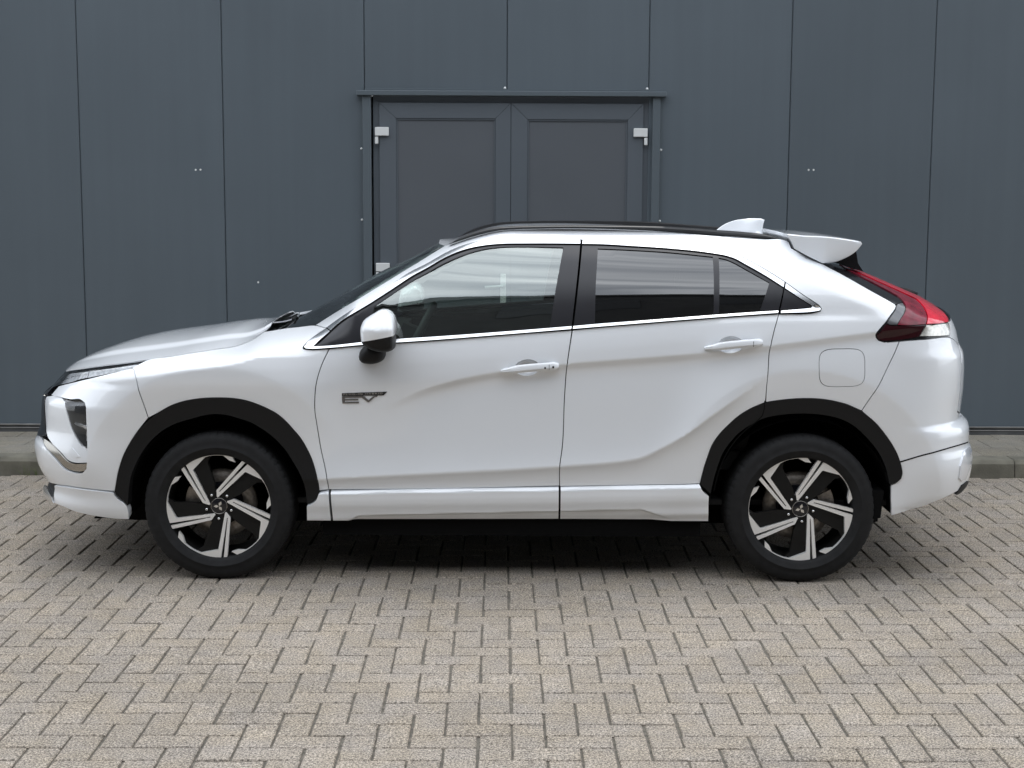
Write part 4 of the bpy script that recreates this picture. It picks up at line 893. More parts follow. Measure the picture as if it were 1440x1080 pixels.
# ---- nose
def rec(d, a=-2.27, b=-1.94):
    return lambda q, z: -d*np.clip((q-a)/(b-a), 0, 1)**1.3
panel('corner_plate', 'corner_plate', PAINT, fb, flat=True, off=rec(.034), inset=.001, thick=.02)
panel('tow_cover', 'tow_cover', PAINT, fb, flat=True, off=lambda q, z: rec(.034)(q, z)+.0025, inset=.0005, thick=.006)
panel('chrome_strip', 'chrome_strip', M['dchrome'], fb, flat=True, off=lambda q, z: rec(.026)(q, z)+.006, inset=.0, thick=.02)
pod = panel('lamp_pod', 'lamp_pod', M['smoke'], fb, flat=True, off=rec(.052, -2.2, -1.95), inset=-.004, thick=0, res=.02)
for nm in ('corner_plate', 'tow_cover', 'chrome_strip'): pass
panel('lamp_lens', 'lamp_pod', M['lens'], fb, flat=True, off=rec(.036), inset=.001, thick=0, res=.02)
def lamp_bits(parent):
    S = FAM['low']
    for q, z, w, h in ((-2.030, .765, .050, .040), (-1.985, .660, .042, .042)):
        V = []; F = []
        for k, (s, d_) in enumerate(((1., .034), (1., .046), (.72, .050), (.5, .044))):
            for a, b in ((-1, -1), (1, -1), (1, 1), (-1, 1)):
                p = S.pos(np.array([q+a*w*s]), np.array([z+b*h*s]))[0]-S.normal(np.array([q]), np.array([z]))[0]*d_; V.append(p)
        for k in range(3):
            for j in range(4): F.append((k*4+j, k*4+(j+1) % 4, k*4+4+(j+1) % 4, k*4+4+j))
        F.append((12, 13, 14, 15)); link('projector', mesh('projector', V, F), M['projector'], parent)
    P = [S.pos(np.array([q]), np.array([z]))[0]-S.normal(np.array([q]), np.array([z]))[0]*.04 for q, z in ((-2.09, .715), (-2.03, .712), (-1.965, .700))]
    link('lamp_bar', tube_me('lamp_bar', P, .012), M['silver'], parent)
    P = [S.pos(np.array([q]), np.array([z]))[0]-S.normal(np.array([q]), np.array([z]))[0]*.040 for q, z in ((-2.085, .80), (-2.075, .72), (-2.045, .655), (-1.995, .615), (-1.955, .603))]
    link('lamp_bar', tube_me('lamp_bar', P, .009), M['white_lens'], parent)
lamp_bits(fb)
panel('nose_bar', 'nose_bar', M['gloss'], fb, merge=True, off=-.004, inset=.0, thick=.02, res=.02)
gr = panel('grille', 'grille', M['gloss'], car, merge=True, off=.004, inset=.001, thick=.03, res=.02)
for z in (.65, .70, .75, .79):
    P = []
    for q in np.linspace(-2.90, -2.44, 14):
        p = FAM['low'].pos(np.array([q]), np.array([z]))[0]; P.append((p[0]+.004, p[1], z))
    P = P[::-1]; P += [(a, -b, c) for a, b, c in P[::-1]][1:]
    link('grille_bar', tube_me('grille_bar', P, .007, 8), M['dchrome'], gr)
def rhomb(parent, centre, s, axis_n, rot, m, up_):
    """three-lobed diamond emblem"""
    n = Vector(axis_n).normalized(); u = Vector(up_).normalized(); r = u.cross(n).normalized()
    V = []; F = []
    for k in range(3):
        a = rot+k*2*math.pi/3; d_ = (math.cos(a), math.sin(a)); e = (-d_[1], d_[0])
        q = [(0.04*s*d_[0], .04*s*d_[1]), (.5*s*d_[0]-.29*s*e[0], .5*s*d_[1]-.29*s*e[1]), (s*d_[0], s*d_[1]), (.5*s*d_[0]+.29*s*e[0], .5*s*d_[1]+.29*s*e[1])]
        b = len(V)
        for h in (.0, .12*s):
            for x, y in q: V.append(Vector(centre)+r*x+u*y+n*h)
        F += [(b+4, b+5, b+6, b+7)]+[(b+i, b+(i+1) % 4, b+4+(i+1) % 4, b+4+i) for i in range(4)]
    me = mesh('emblem', V, F); bm = bmesh.new(); bm.from_mesh(me); bmesh.ops.recalc_face_normals(bm, faces=bm.faces[:]); bm.to_mesh(me); bm.free()
    return link('emblem', me, m, parent)
rhomb(gr, (float(XF_LOW(.70))-.004, 0, .690), .060, (-1, 0, 0), math.pi/2, M['chrome'], (0, 0, 1))
panel('lower_grille', 'lower_grille', M['black'], fb, merge=True, off=-.01, inset=.001, thick=.02, res=.02)
lip = panel('lip', 'front_lip', PAINT, fb, off=.006, inset=.001, thick=.05)
panel('skid_trim', 'skid', M['chrome'], fb, off=.010, inset=.0, thick=.02)
def cheek(name, key, m, parent, **k): return panel(name, key, m, parent, **k)
hd = panel('headlight', 'headlight', M['gloss'], car, off=-.022, inset=-.004, thick=0, res=.02)
S = FAM['low']
hp = np.array(T['headlight'][1])
def band(name, qs, lo, hi, m, parent, off):
    V = []; F = []
    for i, q in enumerate(qs):
        for z in (lo(q), hi(q)):
            p = S.pos(np.array([q]), np.array([z]))[0]+S.normal(np.array([q]), np.array([z]))[0]*off; V.append(p)
    for i in range(len(qs)-1): F.append((2*i, 2*i+2, 2*i+3, 2*i+1))
    me = mesh(name, V, F, True); return link(name, me, m, parent)
top_ = hp[2:8][np.argsort(hp[2:8, 0])]; bot_ = np.concatenate([hp[8:], hp[:1]]); bot_ = bot_[np.argsort(bot_[:, 0])]
tz = lambda q: float(np.interp(q, top_[:, 0], top_[:, 1])); bz = lambda q: float(np.interp(q, bot_[:, 0], bot_[:, 1]))
band('lamp_reflector', np.linspace(-2.30, -1.995, 16), lambda q: bz(q)+(tz(q)-bz(q))*.22, lambda q: tz(q)-(tz(q)-bz(q))*.16, M['white_lens'], hd, -.014)
band('lamp_reflector', np.linspace(-1.985, -1.70, 16), lambda q: bz(q)+(tz(q)-bz(q))*.16, lambda q: tz(q)-(tz(q)-bz(q))*.20, M['white_lens'], hd, -.012)
band('lamp_bar', np.linspace(-2.28, -2.0, 12), lambda q: bz(q)+(tz(q)-bz(q))*.50, lambda q: bz(q)+(tz(q)-bz(q))*.58, M['steel'], hd, -.010)
panel('lamp_lens', 'headlight', M['lens'], hd, off=0., inset=.001, thick=0, res=.02)

# ---- tail lights
tl = panel('tail_light', 'tail_light', M['gloss'], car, off=-.004, inset=.001, thick=.02, res=.016)
panel('lamp_edge', 'tail_black', M['gloss'], tl, off=.0, inset=.0005, thick=.006)
panel('red_lens', 'tail_red', M['red'], tl, off=.007, inset=.0, thick=.010)
panel('smoked_lens', 'tail_dark', M['dred'], tl, off=.005, inset=.0, thick=.008)
panel('dark_lens', 'tail_base', M['blackred'], tl, off=.004, inset=.0, thick=.008)
panel('smoked_lens', 'tail_smoke', M['smoke'], tl, off=.004, inset=.0, thick=.008)
panel('clear_lens', 'tail_clear', M['clear'], tl, off=.006, inset=.0008, thick=.008)

# ---- mirrored flank
for o in (fender, doorA, doorB, side, archf, archr, hd, tl): far(o)
for o in [c for c in fb.children if c.name.split('.')[0] in ('corner_plate', 'tow_cover', 'chrome_strip', 'lamp_pod', 'lamp_lens', 'projector', 'lamp_bar', 'lip', 'skid_trim')]:
    c = tree_copy(o, fb); c.matrix_basis = Matrix.Scale(-1, 4, (0, 1, 0))
# badge sits on the near door and its twin on the far one
# ---- wheels
RW = .2475
def arc(r, a0, a1, n=6): return [(r*math.cos(R(a0+(a1-a0)*i/(n-1))), r*math.sin(R(a0+(a1-a0)*i/(n-1)))) for i in range(n)]
spoke_poly = [(-.017, .159), (.489, .633), (.511, .633), (.789, .500), (.822, .452)]+arc(.943, 27, 12)+[(.872, .061), (.872, -.05), (.968, .044)]+arc(.978, 5, 54.5, 12)+[(.539, .783), (.033, .278), (.017, .256), (.006, .272), (.500, .811)]+arc(.978, 59.3, 60.6, 2)+[(.433, .833), (-.039, .294), (-.039, .172)]
blade_poly = [(0, .148), (.5, .626), (.795, .492), (.82, .43), (.70, .435), (.367, .200), (.21, .130), (.09, .10)]
def face2d(name, poly, y_of, depth, chamfer=.0):
    """extruded wheel-face piece; y_of(r) is the dish of the face"""
    P = np.array(poly)
    if area(P) < 0: P = P[::-1]
    V2, F2 = cdt([resample(P*RW, .02, corner=5)], .03)
    V = []; F = []
    for x, z in V2: V.append((x, y_of(math.hypot(x, z)), z))
    F = [tuple(f) for f in F2]
    cnt = {(int(f[i]), int(f[(i+1) % 3])) for f in F2 for i in range(3)}
    for a, b in [e for e in cnt if (e[1], e[0]) not in cnt]:
        k = len(V); xa, ya, za_ = V[a]; xb, yb, zb = V[b]
        V += [(xa, ya, za_), (xb, yb, zb), (xb*.995, yb+depth, zb*.995), (xa*.995, ya+depth, za_*.995)]; F.append((k+3, k+2, k+1, k))
    me = mesh(name, V, F)
    return me
dish = lambda r: .006+.012*max(0, 1-r/.20)**1.0
spoke_me = face2d('spoke', spoke_poly, dish, .020)
blade_me = face2d('spoke_blade', blade_poly, lambda r: dish(r)+.005+.010*sstep(.10, .20, r), .03)
tp = [(.236, .030), (.240, .004), (.247, -.004), (.256, -.011), (.272, -.0155), (.274, -.0175), (.278, -.0175), (.280, -.0158), (.300, -.0150), (.318, -.011), (.330, -.004), (.3385, .007), (.3425, .020), (.3440, .034), (.3448, .060), (.345, .1125)]
tp = tp+[(r, .225-y) for r, y in reversed(tp[:-1])]
def tyre_mesh():
    n = 240; V = []; F = []; k = len(tp)
    for i in range(n):
        a = 2*math.pi*i/n; c, s = math.cos(a), math.sin(a)
        for j, (r, y) in enumerate(tp):
            rr = r
            if .329 < r < .3445 and (i % 4) == 0: rr -= .0024          # shoulder lugs
            if abs(y-.075) < .008 or abs(y-.15) < .008: rr -= .004
            z = rr*s
            if z < -.3415: z = -.3415-(.3415+z)*0.0
            V.append((rr*c, y, z))
    for i in range(n):
        for j in range(k-1): F.append((i*k+j, i*k+j+1, ((i+1) % n)*k+j+1, ((i+1) % n)*k+j))
    me = mesh('tyre', V, F, False)
    bm = bmesh.new(); bm.from_mesh(me); bmesh.ops.recalc_face_normals(bm, faces=bm.faces[:])
    for f in bm.faces: f.smooth = max(math.hypot(v.co.x, v.co.z) for v in f.verts) < .331
    bm.to_mesh(me); bm.free(); return me
tyre_me_ = tyre_mesh()
rim_me = lathe_me('rim', [(.2395, .012), (.2475, .0035), (.2475, .000), (.2455, -.0005), (.2418, .001), (.2405, .008), (.236, .024), (.228, .045), (.222, .10), (.225, .20)], 96)
barrel_me = lathe_me('wheel', [(.02, .030), (.060, .026), (.070, .022), (.072, .06), (.10, .075), (.10, .12)], 64)
back_me = lathe_me('barrel', [(.2385, .014), (.232, .03), (.2245, .055), (.2205, .10), (.2215, .19)], 96)
disc_me = lathe_me('brake_disc', [(.072, .105), (.082, .092), (.160, .092), (.160, .118), (.08, .118)], 64)
nut_me = lathe_me('lug_nut', [(0, -.002), (.0042, -.0012), (.0066, .0018), (.0072, .012), (.0072, .02)], 14)
hub_me = lathe_me('hub', [(0, .0195), (.040, .0195), (.062, .022), (.072, .030), (.074, .055)], 48)
cap_me_ = lathe_me('centre_cap', [(0, .0150), (.034, .0150), (.0365, .0165), (.037, .022)], 48)
capr_me = lathe_me('cap_ring', [(.0355, .0152), (.0362, .0138), (.0375, .0140), (.0378, .019)], 48)
bolt_pocket = lathe_me('nut_seat', [(.0085, .0185), (.0098, .0180), (.0105, .0205)], 16)
def wheel(x, rot):
    w = link('wheel', barrel_me, M['wblack'], car, (x, -.868, .3415))
    link('tyre', tyre_me_, M['rubber'], w, (0, -.0, 0)); link('rim', rim_me, M['machined'], w); link('barrel', back_me, M['wsatin'], w)
    for k in range(5):
        a = rot-k*72
        o = link('spoke', spoke_me, M['machined'], w); o.rotation_euler.y = -R(a)
        o = link('spoke_blade', blade_me, M['wblack'] if k in (2, 3) else M['wsatin'], w); o.rotation_euler.y = -R(a)
        b = R(51.6+a)
        link('lug_nut', nut_me, M['steel'], w, (RW*.241*math.cos(b), .0125, RW*.241*math.sin(b)))
        link('nut_seat', bolt_pocket, M['wsatin'], w, (RW*.241*math.cos(b), 0, RW*.241*math.sin(b)))
    for c in w.children:
        if c.name.split('.')[0] in ('rim', 'barrel', 'spoke', 'spoke_blade'): c.scale = (1.02, 1, 1.02)
    link('hub', hub_me, M['wsatin'], w); link('centre_cap', cap_me_, M['gloss'], w); link('cap_ring', capr_me, M['dchrome'], w)
    rhomb(w, (0, .0145, 0), .0245, (0, -1, 0), R(63+rot), M['steel'], (0, 0, 1))
    link('brake_disc', disc_me, M['disc'], w)
    s = -1 if x < 0 else 1
    V = []; F = []
    for i in range(9):
        a = R(-28+56*i/8)+(0 if s > 0 else math.pi)
        for r, y in ((.098, .078), (.168, .078), (.168, .13), (.098, .13)): V.append((r*math.cos(a), y, r*math.sin(a)))
    for i in range(8):
        for j in range(4): F.append((i*4+j, i*4+(j+1) % 4, i*4+4+(j+1) % 4, i*4+4+j))
    F += [(0, 1, 2, 3), (35, 34, 33, 32)]
    link('brake_caliper', mesh('brake_caliper', V, F), M['disc'], w)
    return w
panel('arch_seam', 'arch_seam', M['gap'], archr, off=.0058, inset=0., thick=0, res=.02)
w1 = wheel(-1.335, 0.0); w2 = wheel(1.335, 10.5)
for w in (w1, w2): far(w)

# ---- wheel wells, floor, inner shells
def well(x):
    V = []; F = []; n = 22
    for i in range(n+1):
        a = R(-4+188*i/n); rr = .415
        for y in (-.865, -.56): V.append((x+rr*math.cos(a)*1.02, y, .345+rr*math.sin(a)))
    for i in range(n): F.append((2*i, 2*i+1, 2*i+3, 2*i+2))
    c = len(V); V.append((x, -.56, .345))
    for i in range(n): F.append((2*i+1, c, 2*i+3))
    return link('wheel_well', mesh('wheel_well', V, F), M['gap'], car)
for x in (-1.335, 1.335): far(well(x))
def plan_box(name, pts, z0, z1, m, parent):
    n = len(pts); V = [(x, y, z0) for x, y in pts]+[(x, y, z1) for x, y in pts]
    F = [tuple(range(n-1, -1, -1)), tuple(range(n, 2*n))]+[(i, (i+1) % n, n+(i+1) % n, n+i) for i in range(n)]
    me = mesh(name, V, F); bm = bmesh.new(); bm.from_mesh(me); bmesh.ops.recalc_face_normals(bm, faces=bm.faces[:]); bmesh.ops.triangulate(bm, faces=[f for f in bm.faces if len(f.verts) > 4]); bm.to_mesh(me); bm.free()
    return link(name, me, m, parent)
hw = [(-1.98, .50), (-1.80, .55), (-.88, .55), (-.86, .835), (.88, .835), (.90, .55), (1.72, .55), (1.78, .50)]
plan_box('underbody', hw+[(x, -y) for x, y in reversed(hw)], .205, .33, M['gap'], car)
plan_box('engine_block', [(-2.15, -.55), (-.95, -.55), (-.95, .55), (-2.15, .55)], .33, .86, M['gap'], car)
plan_box('boot_block', [(1.05, -.56), (2.0, -.56), (2.0, .56), (1.05, .56)], .33, .98, M['gap'], car)
def inner(name, poly, off, m):
    o = link(name, panel_me(name, None, poly=poly, fam='low', off=off, inset=0, thick=0, res=.05, bres=.04), m, car); far(o)
zb_ = lambda x: float(BELT(x))
inner('door_card', [(-.92, .30), (.90, .30), (1.0, .74), (1.22, .87), (1.22, zb_(1.2)-.012), (.28, zb_(.28)-.012), (-.38, zb_(-.38)-.012), (-.86, zb_(-.86)-.012)], -.045, M['dash'])
inner('inner_shell', [(1.21, .89), (1.335, .90), (1.6, .84), (1.70, .74), (2.2, .74), (2.2, 1.08), (1.62, 1.11), (1.5, 1.26), (1.21, 1.22)], -.05, M['gap'])
inner('inner_shell', [(-2.3, .45), (-1.80, .45), (-1.75, .60), (-1.66, .75), (-1.5, .86), (-1.335, .89), (-1.1, .86), (-.93, .70), (-.86, .45), (-.88, 1.05), (-1.2, 1.03), (-1.7, .95), (-2.25, .83)], -.045, M['gap'])
link('cowl', cap_me('cowl', [(x, -min(.52+.5*(x+1.2), .60), 1.070+.12*(x+1.2)) for x in np.linspace(-1.2, -.86, 12)], lambda x: .012, n=12, lip=.03), M['black'], car)
def mud_flap(x, y0, y1, z0, z1): return box('mud_flap', x-.006, x+.006, y0, y1, z0, z1, M['black'], car, .003)
f1 = link('mud_flap', prism_me('mud_flap', [(1.640, .43), (1.712, .43), (1.700, .305), (1.655, .298)], -.868, -.66), M['gap'], car); far(f1)
f2 = link('wheel_liner', prism_me('wheel_liner', [(-1.815, .40), (-1.765, .37), (-1.775, .275), (-1.93, .268), (-1.90, .30)], -.80, -.45), M['gap'], car); far(f2)

# ---- reflector in the rear bumper
S = FAM['low']
for nm, key, m, of, th in (('reflector', 'reflector', 'reflector', .006, .012), ('bumper_seam', 'rear_groove', 'gap', .0012, 0), ('skid_plate', 'rear_skid', 'black', .004, .02)):
    o = panel(nm, key, M[m], rb, off=of, inset=0., thick=th, res=.02); c = tree_copy(o, rb); c.matrix_basis = Matrix.Scale(-1, 4, (0, 1, 0))

# ---- roof rails, aerial, spoiler
rt, rbm = np.array(PL['rail_top']), np.array(PL['rail_bot'])
xs = np.linspace(rt[0, 0], rt[-1, 0], 90)
xs = np.sort(np.concatenate([xs, rt[0, 0]+np.linspace(0, .12, 14)[1:-1]]))
ztop = pchip(rt[:, 0], rt[:, 1]); zbot = pchip(rbm[:, 0]+np.arange(len(rbm))*1e-6, rbm[:, 1])
V = []; F = []
for x in xs:
    zt, zl = float(ztop(x))-.004, float(zbot(x))+.001
    zt = max(zt, zl+.003); yy = -.578+.030*abs((x-.5)/.8)**3*.6
    h = zt-zl
    for dy, z in ((-.006, zl), (-.015, zl+h*.30), (-.019, zl+h*.62), (-.014, zl+h*.90), (-.004, zt), (.010, zt), (.017, zl+h*.85), (.017, zl)): V.append((x, yy+dy, z))
for i in range(len(xs)-1):
    for j in range(8): F.append((i*8+j, i*8+(j+1) % 8, i*8+8+(j+1) % 8, i*8+8+j))
F += [tuple(range(8)), tuple((len(xs)-1)*8+7-j for j in range(8))]
me = mesh('roof_rail', V, F, True); bm = bmesh.new(); bm.from_mesh(me); bmesh.ops.recalc_face_normals(bm, faces=bm.faces[:])
for e in bm.edges:
    if len(e.link_faces) == 2 and e.calc_face_angle(0) > R(40): e.smooth = False
bm.to_mesh(me); bm.free()
M['rail'] = mat('satin_black_rail', (.014, .014, .015), rough=.33, spec=.5)
far(link('roof_rail', me, M['rail'], car))
def fin(name, prof, half, m, parent, pw=1.0):
    """upright blade: outline in x-z, thick at the foot and thin at the crest"""
    P = np.array(prof); z0, z1 = P[:, 1].min(), P[:, 1].max()
    top = P; n = len(P); V = []; F = []
    K = 7
    for k in range(K):
        s = k/(K-1)
        for x, z in P:
            c = np.array([P[:, 0].mean()+.02, z0]); q = c+(np.array([x, z])-c)*(1-.0*s)
    # stack of horizontal slices
    up_ = resample(P, .004)
    zs = np.linspace(z0, z1-.0005, 14); V = []; F = []
    for z in zs:
        xs_ = []
        for (xa, za_), (xb, zb) in zip(up_, np.roll(up_, -1, 0)):
            if (za_ > z) != (zb > z): xs_.append(xa+(xb-xa)*(z-za_)/(zb-za_))
        x0, x1 = (min(xs_), max(xs_)) if len(xs_) > 1 else (P[:, 0].mean()-.001, P[:, 0].mean()+.001)
        h = half*(1-.82*((z-z0)/(z1-z0))**pw)
        for i in range(16):
            a = 2*math.pi*i/16; u = math.cos(a); V.append((x0+(x1-x0)*(u+1)/2, h*math.sin(a)*(.55+.45*u if u < 0 else 1), z))
    for k in range(len(zs)-1):
        for i in range(16): F.append((k*16+i, k*16+(i+1) % 16, k*16+16+(i+1) % 16, k*16+16+i))
    F.append(tuple((len(zs)-1)*16+i for i in range(16)))
    me = mesh(name, V, F, True); bm = bmesh.new(); bm.from_mesh(me); bmesh.ops.recalc_face_normals(bm, faces=bm.faces[:]); bm.to_mesh(me); bm.free()
    return link(name, me, m, parent)
fp = [tuple(p) for p in PL['fin']]; fp[0] = (fp[0][0]-.02, fp[0][1]-.02); fp[-1] = (fp[-1][0], fp[-1][1]-.02)
fin('aerial_fin', fp, .036, PAINT, roof)
def loft(name, secs, m, parent, caps=True, ang=38, smooth=True):
    n = len(secs[0]); V = [p for s in secs for p in s]; F = []
    for i in range(len(secs)-1):
        for j in range(n): F.append((i*n+j, i*n+(j+1) % n, (i+1)*n+(j+1) % n, (i+1)*n+j))
    if caps: F += [tuple(range(n)), tuple((len(secs)-1)*n+n-1-j for j in range(n))]
    me = mesh(name, V, F, smooth); bm = bmesh.new(); bm.from_mesh(me); bmesh.ops.recalc_face_normals(bm, faces=bm.faces[:])
    bmesh.ops.triangulate(bm, faces=[f for f in bm.faces if len(f.verts) > 4])
    for e in bm.edges:
        if len(e.link_faces) == 2 and e.calc_face_angle(0) > R(ang): e.smooth = False
    bm.to_mesh(me); bm.free(); return link(name, me, m, parent)
SP = np.array(PL['spoiler'])
SPr = resample(SP, .02, corner=30)
secs = []
for y, k in ((-.612, .90), (-.608, .975), (-.59, .995), (-.55, 1.0), (-.3, 1.0), (0, 1.0), (.3, 1.0), (.55, 1.0), (.59, .995), (.608, .975), (.612, .90)):
    c = np.array([1.42, 1.53]); grow = .022*(1-(y/.6)**2)
    secs.append([(float(c[0]+(x-c[0])*k), y, float(c[1]+(z-c[1])*k+(grow*.4 if z > 1.54 else 0))) for x, z in SPr])
spo = loft('spoiler', secs, PAINT, tg)
br = [(1.535, 1.466), (1.615, 1.515), (1.62, 1.50), (1.628, 1.455), (1.655, 1.415), (1.60, 1.430), (1.54, 1.452)]
o = link('spoiler_fin', prism_me('spoiler_fin', br, -.56, -.50), M['gloss'], tg); c = tree_copy(o, tg); c.matrix_basis = Matrix.Scale(-1, 4, (0, 1, 0))
link('wiper', tube_me('wiper', [(2.06, 0, 1.265), (2.02, .02, 1.288), (1.985, .20, 1.296), (1.93, .38, 1.290)], [.018, .013, .009, .007]), M['black'], tg)

# ---- door mirrors
MI = np.array(PL['mirror']); mc = np.array([-.585, 1.165])
MIr = resample(MI, .012, corner=40)
secs = []
for y, k, dx in ((-.88, .72, .01), (-.90, .86, .006), (-.935, .96, .002), (-.98, 1.0, 0), (-1.04, .995, 0), (-1.075, .96, .0), (-1.095, .90, .002), (-1.106, .80, .004), (-1.112, .60, .006), (-1.116, .35, .008), (-1.118, .12, .008)):
    w = float(sstep(-1.03, -1.09, y)) if False else min(1, max(0, (-1.03-y)/.06))
    sec = []
    for x, z in MIr:
        xx, zz = float(mc[0]+(x-mc[0])*k+dx), float(mc[1]+(z-mc[1])*k); rz = 1.178-.10*(xx+.585)*.3
        sec.append((xx, y+w*(.325*math.hypot(zz-rz, .008)+.225*(zz-rz)+.25*max(0, -.60-xx)), zz))
    secs.append(sec)
secs2 = []
for a, b in zip(secs[:-1], secs[1:]):
    for t in (0, .25, .5, .75): secs2.append([tuple(np.array(p)*(1-t)+np.array(r)*t) for p, r in zip(a, b)])
secs = secs2+[secs[-1]]
mir = loft('door_mirror', secs, PAINT, car, ang=60)
me = mir.data
bm = bmesh.new(); bm.from_mesh(me)
pl_co, pl_no = Vector((-.585, -1, 1.1385)), Vector((-.20, 0, 1)).normalized()
bmesh.ops.bisect_plane(bm, geom=bm.verts[:]+bm.edges[:]+bm.faces[:], plane_co=pl_co, plane_no=pl_no)
lower = bm.copy()
bmesh.ops.delete(bm, geom=[f for f in bm.faces if (f.calc_center_median()-pl_co).dot(pl_no) < 0], context='FACES'); bm.to_mesh(me); bm.free()
bmesh.ops.delete(lower, geom=[f for f in lower.faces if (f.calc_center_median()-pl_co).dot(pl_no) > 0], context='FACES')
for v in lower.verts: v.co.x = mc[0]+(v.co.x-mc[0])*.985; v.co.y = -.98+(v.co.y+.98)*.985
ml = bpy.data.meshes.new('mirror_base'); lower.to_mesh(ml); lower.free()
link('mirror_base', ml, M['black'], mir)
ST = np.array(PL['stem']); sc = ST.mean(0); STr = resample(ST, .015, corner=50)
secs = []
for y, k in ((-.855, 1.0), (-.905, 1.0), (-.945, .93), (-.965, .75), (-.975, .45)):
    secs.append([(float(sc[0]+(x-sc[0])*k), y, float(sc[1]+(z-sc[1])*k+(.02*(1-k)))) for x, z in STr])
loft('mirror_stem', secs, M['black'], mir, ang=50)
ind = [(-.605, 1.128), (-.598, 1.139), (-.520, 1.152), (-.507, 1.155), (-.51, 1.149), (-.55, 1.139)]
secs = [[(x, -.97, z) for x, z in ind], [(x, -1.092, z) for x, z in ind]]
loft('mirror_indicator', secs, M['clear'], mir)
box('mirror_glass', -.516, -.513, -1.06, -.91, 1.10, 1.21, M['steel'], mir)
far(mir)

# ---- badge
def badge(door):
    k = .0001785; X = lambda zx: -.7603+(zx-35)*k; Zz = lambda zy: .8809-(zy-190)*k
    y0 = float(S.pos(np.array([-.66]), np.array([.85]))[0][1])
    def pc(name, q, d0, d1, m): link(name, prism_me(name, [(X(a), Zz(b)) for a, b in q], y0-d0, y0+d1), m, door)
    pc('badge_bar', [(35, 235), (1185, 190), (1095, 285), (35, 310)], .0035, .012, M['gloss'])
    pc('badge_letter', [(35, 318), (575, 300), (575, 345), (112, 352), (112, 385), (450, 380), (450, 410), (112, 418), (112, 458), (465, 450), (465, 486), (45, 494)], .004, .012, M['bchrome'])
    pc('badge_letter', [(555, 318), (610, 316), (708, 408), (835, 308), (945, 288), (930, 322), (870, 330), (712, 470), (545, 352)], .004, .012, M['bchrome'])
    cu = bpy.data.curves.new('badge_text', 'FONT'); cu.body = 'PLUG-IN HYBRID'; cu.size = .0155; cu.space_character = 1.32; cu.extrude = .0006
    t = bpy.data.objects.new('badge_text', cu); COL.objects.link(t); bpy.context.view_layer.update()
    dg = bpy.context.evaluated_depsgraph_get(); me = bpy.data.meshes.new_from_object(t.evaluated_get(dg)); bpy.data.objects.remove(t)
    o = link('badge_text', me, M['chrome'], door); o.rotation_euler = (math.pi/2, -.036, 0); 
    wdt = max(v.co.x for v in me.vertices); sx = .178/wdt
    o.scale = (sx, min(.75, sx*1.1), 1); o.location = (X(70), y0-.0038, Zz(288))
badge(doorA)

# ---- cabin
M['wheelskin'] = mat('grey_leather', (.07, .075, .075), rough=.5)
dash = plan_box('dashboard', [(-1.10, -.70), (-.62, -.74), (-.55, -.60), (-.55, .60), (-.62, .74), (-1.10, .70)], .75, 1.085, M['dash'], car)
box('instrument_hood', -.74, -.60, -.56, -.20, 1.085, 1.135, M['dash'], dash, .02, 2)
stw = empty('tmp'); bpy.data.objects.remove(stw)
ca, sa = math.cos(R(27)), math.sin(R(27))
def sw(u, v, w=0): # plane of the steering wheel: u sideways, v up along the rake
    return (-.455+v*sa-w*ca, -.37+u, 1.075+v*ca+w*sa)
ring = [sw(.185*math.cos(2*math.pi*i/48), .178*math.sin(2*math.pi*i/48)) for i in range(48)]
st = link('steering_wheel', tube_me('steering_wheel', ring, .0175, 10, True), M['wheelskin'], car)
link('steering_hub', mesh('steering_hub', [sw(-.07, -.06, -.02), sw(.07, -.06, -.02), sw(.08, .05, -.02), sw(-.08, .05, -.02), sw(-.05, -.05, .09), sw(.05, -.05, .09), sw(.05, .04, .09), sw(-.05, .04, .09)], [(3, 2, 1, 0), (4, 5, 6, 7), (0, 1, 5, 4), (1, 2, 6, 5), (2, 3, 7, 6), (3, 0, 4, 7)]), M['dash'], st)
for u0, v0, u1, v1 in ((-.07, .0, -.18, .02), (.07, .0, .18, .02), (0, -.05, 0, -.175)):
    link('steering_spoke', tube_me('steering_spoke', [sw(u0, v0, -.01), sw(u1, v1, 0)], .014), M['silver'] if v1 > 0 else M['dash'], st)
def seat(x, y, w):
    def sec(pts, yw, k=.86):
        out = []
        for yy, s in ((-1, k), (-.86, 1), (.86, 1), (1, k)):
            c = np.mean(pts, 0); out.append([(float(c[0]+(px-c[0])*s), y+yy*yw, float(c[1]+(pz-c[1])*s)) for px, pz in pts])
        return out
    s = loft('seat', sec(np.array([(x-.42, .50), (x-.44, .58), (x-.38, .63), (x-.05, .60), (x+.08, .58), (x+.10, .48)]), w), M['cloth'], car, ang=60)
    loft('seat_back', sec(np.array([(x-.06, .60), (x+.02, .80), (x+.10, 1.02), (x+.15, 1.19), (x+.21, 1.19), (x+.21, 1.0), (x+.14, .75), (x+.08, .56)]), w), M['cloth'], s, ang=60)
    loft('headrest', sec(np.array([(x+.135, 1.22), (x+.14, 1.33), (x+.18, 1.385), (x+.235, 1.37), (x+.24, 1.24), (x+.20, 1.21)]), w*.55), M['cloth'], s, ang=60)
seat(.16, -.37, .25); seat(.16, .37, .25)
seat(1.02, -.37, .32); seat(1.02, .37, .32)
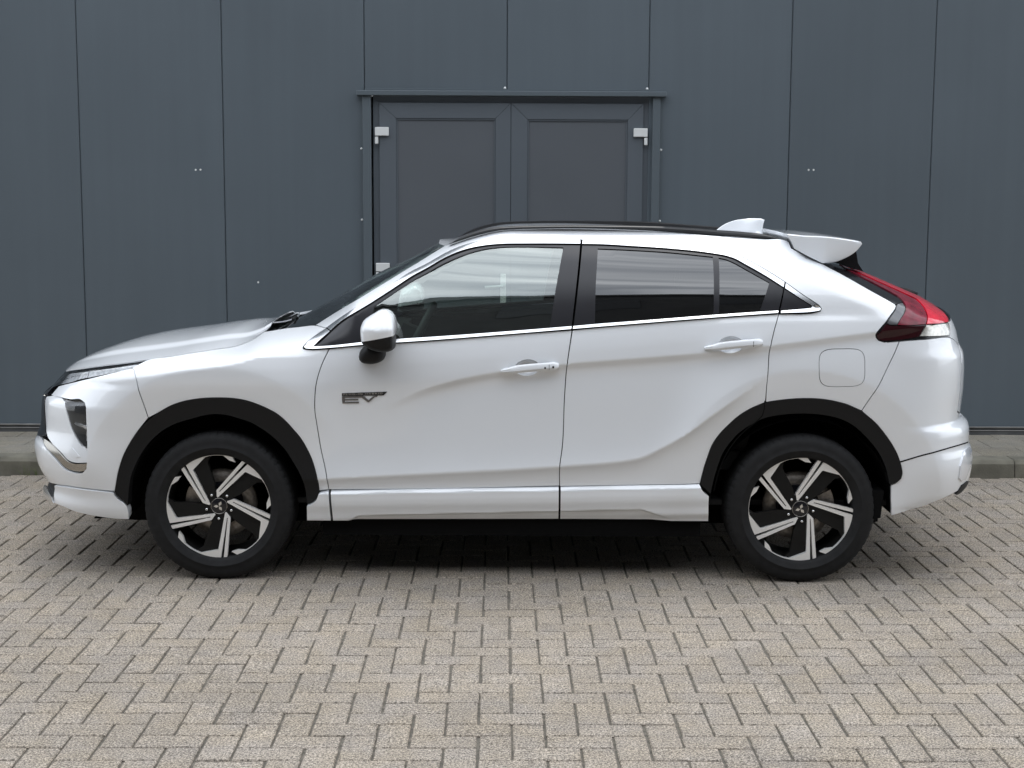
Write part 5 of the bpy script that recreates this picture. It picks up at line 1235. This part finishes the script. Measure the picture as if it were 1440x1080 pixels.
box('cabin_floor', -1.0, 1.9, -.74, .74, .335, .36, M['dash'], car)
for y in (-.33, .33):
    link('sun_visor', mesh('sun_visor', [(-.30, y-.2, 1.505), (-.30, y+.2, 1.505), (-.42, y+.2, 1.46), (-.42, y-.2, 1.46)], [(0, 1, 2, 3)]), M['liner'], roof)
box('rear_mirror', -.40, -.37, -.11, .11, 1.40, 1.46, M['dash'], ws, .01)
# windscreen wipers resting on the glass
SU = FAM['up']
for q0, q1 in ((-1.72, -1.40),):
    qs = np.linspace(q0, q1, 12); P = [tuple(SU.pos(np.array([q]), np.array([1.135+.01*(q-q0)]))[0]+SU.normal(np.array([q]), np.array([1.135]))[0]*.009) for q in qs]
    link('wiper', tube_me('wiper', P, .008, 8), M['black'], ws)

# ---------------------------------------------------------------- small growth at the kerb
rs = np.random.RandomState(11)
def weed(x, y, n, h, label):
    V = []; F = []
    for i in range(n):
        a = rs.uniform(0, 2*math.pi); l = h*rs.uniform(.5, 1.0); lean = rs.uniform(.2, 1.1); w = rs.uniform(.0012, .0025)
        p = Vector((x+rs.normal(0, .035), y+rs.normal(0, .006), -.005)); d_ = Vector((math.cos(a), math.sin(a)*.5, 0)); s = Vector((-d_.y, d_.x, 0)).normalized()
        b = len(V); K = 5
        for k in range(K+1):
            t = k/K; q = p+d_*(lean*l*t*t)+Vector((0, 0, l*(t-.35*lean*t*t))); ww = w*(1-t*.9)
            V += [q-s*ww, q+s*ww]
        for k in range(K): F.append((b+2*k, b+2*k+1, b+2*k+3, b+2*k+2))
    o = link('weed', mesh('weed', V, F), M['weed']); tag(o, label, 'weed', 'weeds along the kerb'); return o
def kpt(x, y): return x*cy-y*sy_, x*sy_+y*cy
x, y = kpt(-2.93, 9.112); weed(x, y, 26, .12, 'thin dry weed at the foot of the kerb beside the car nose')
x, y = kpt(-3.22, 9.112); weed(x, y, 12, .07, 'low sparse weed sprig by the kerb near the left picture edge')
x, y = kpt(3.28, 9.114); weed(x, y, 9, .03, 'tiny green weed at the kerb foot behind the car tail')
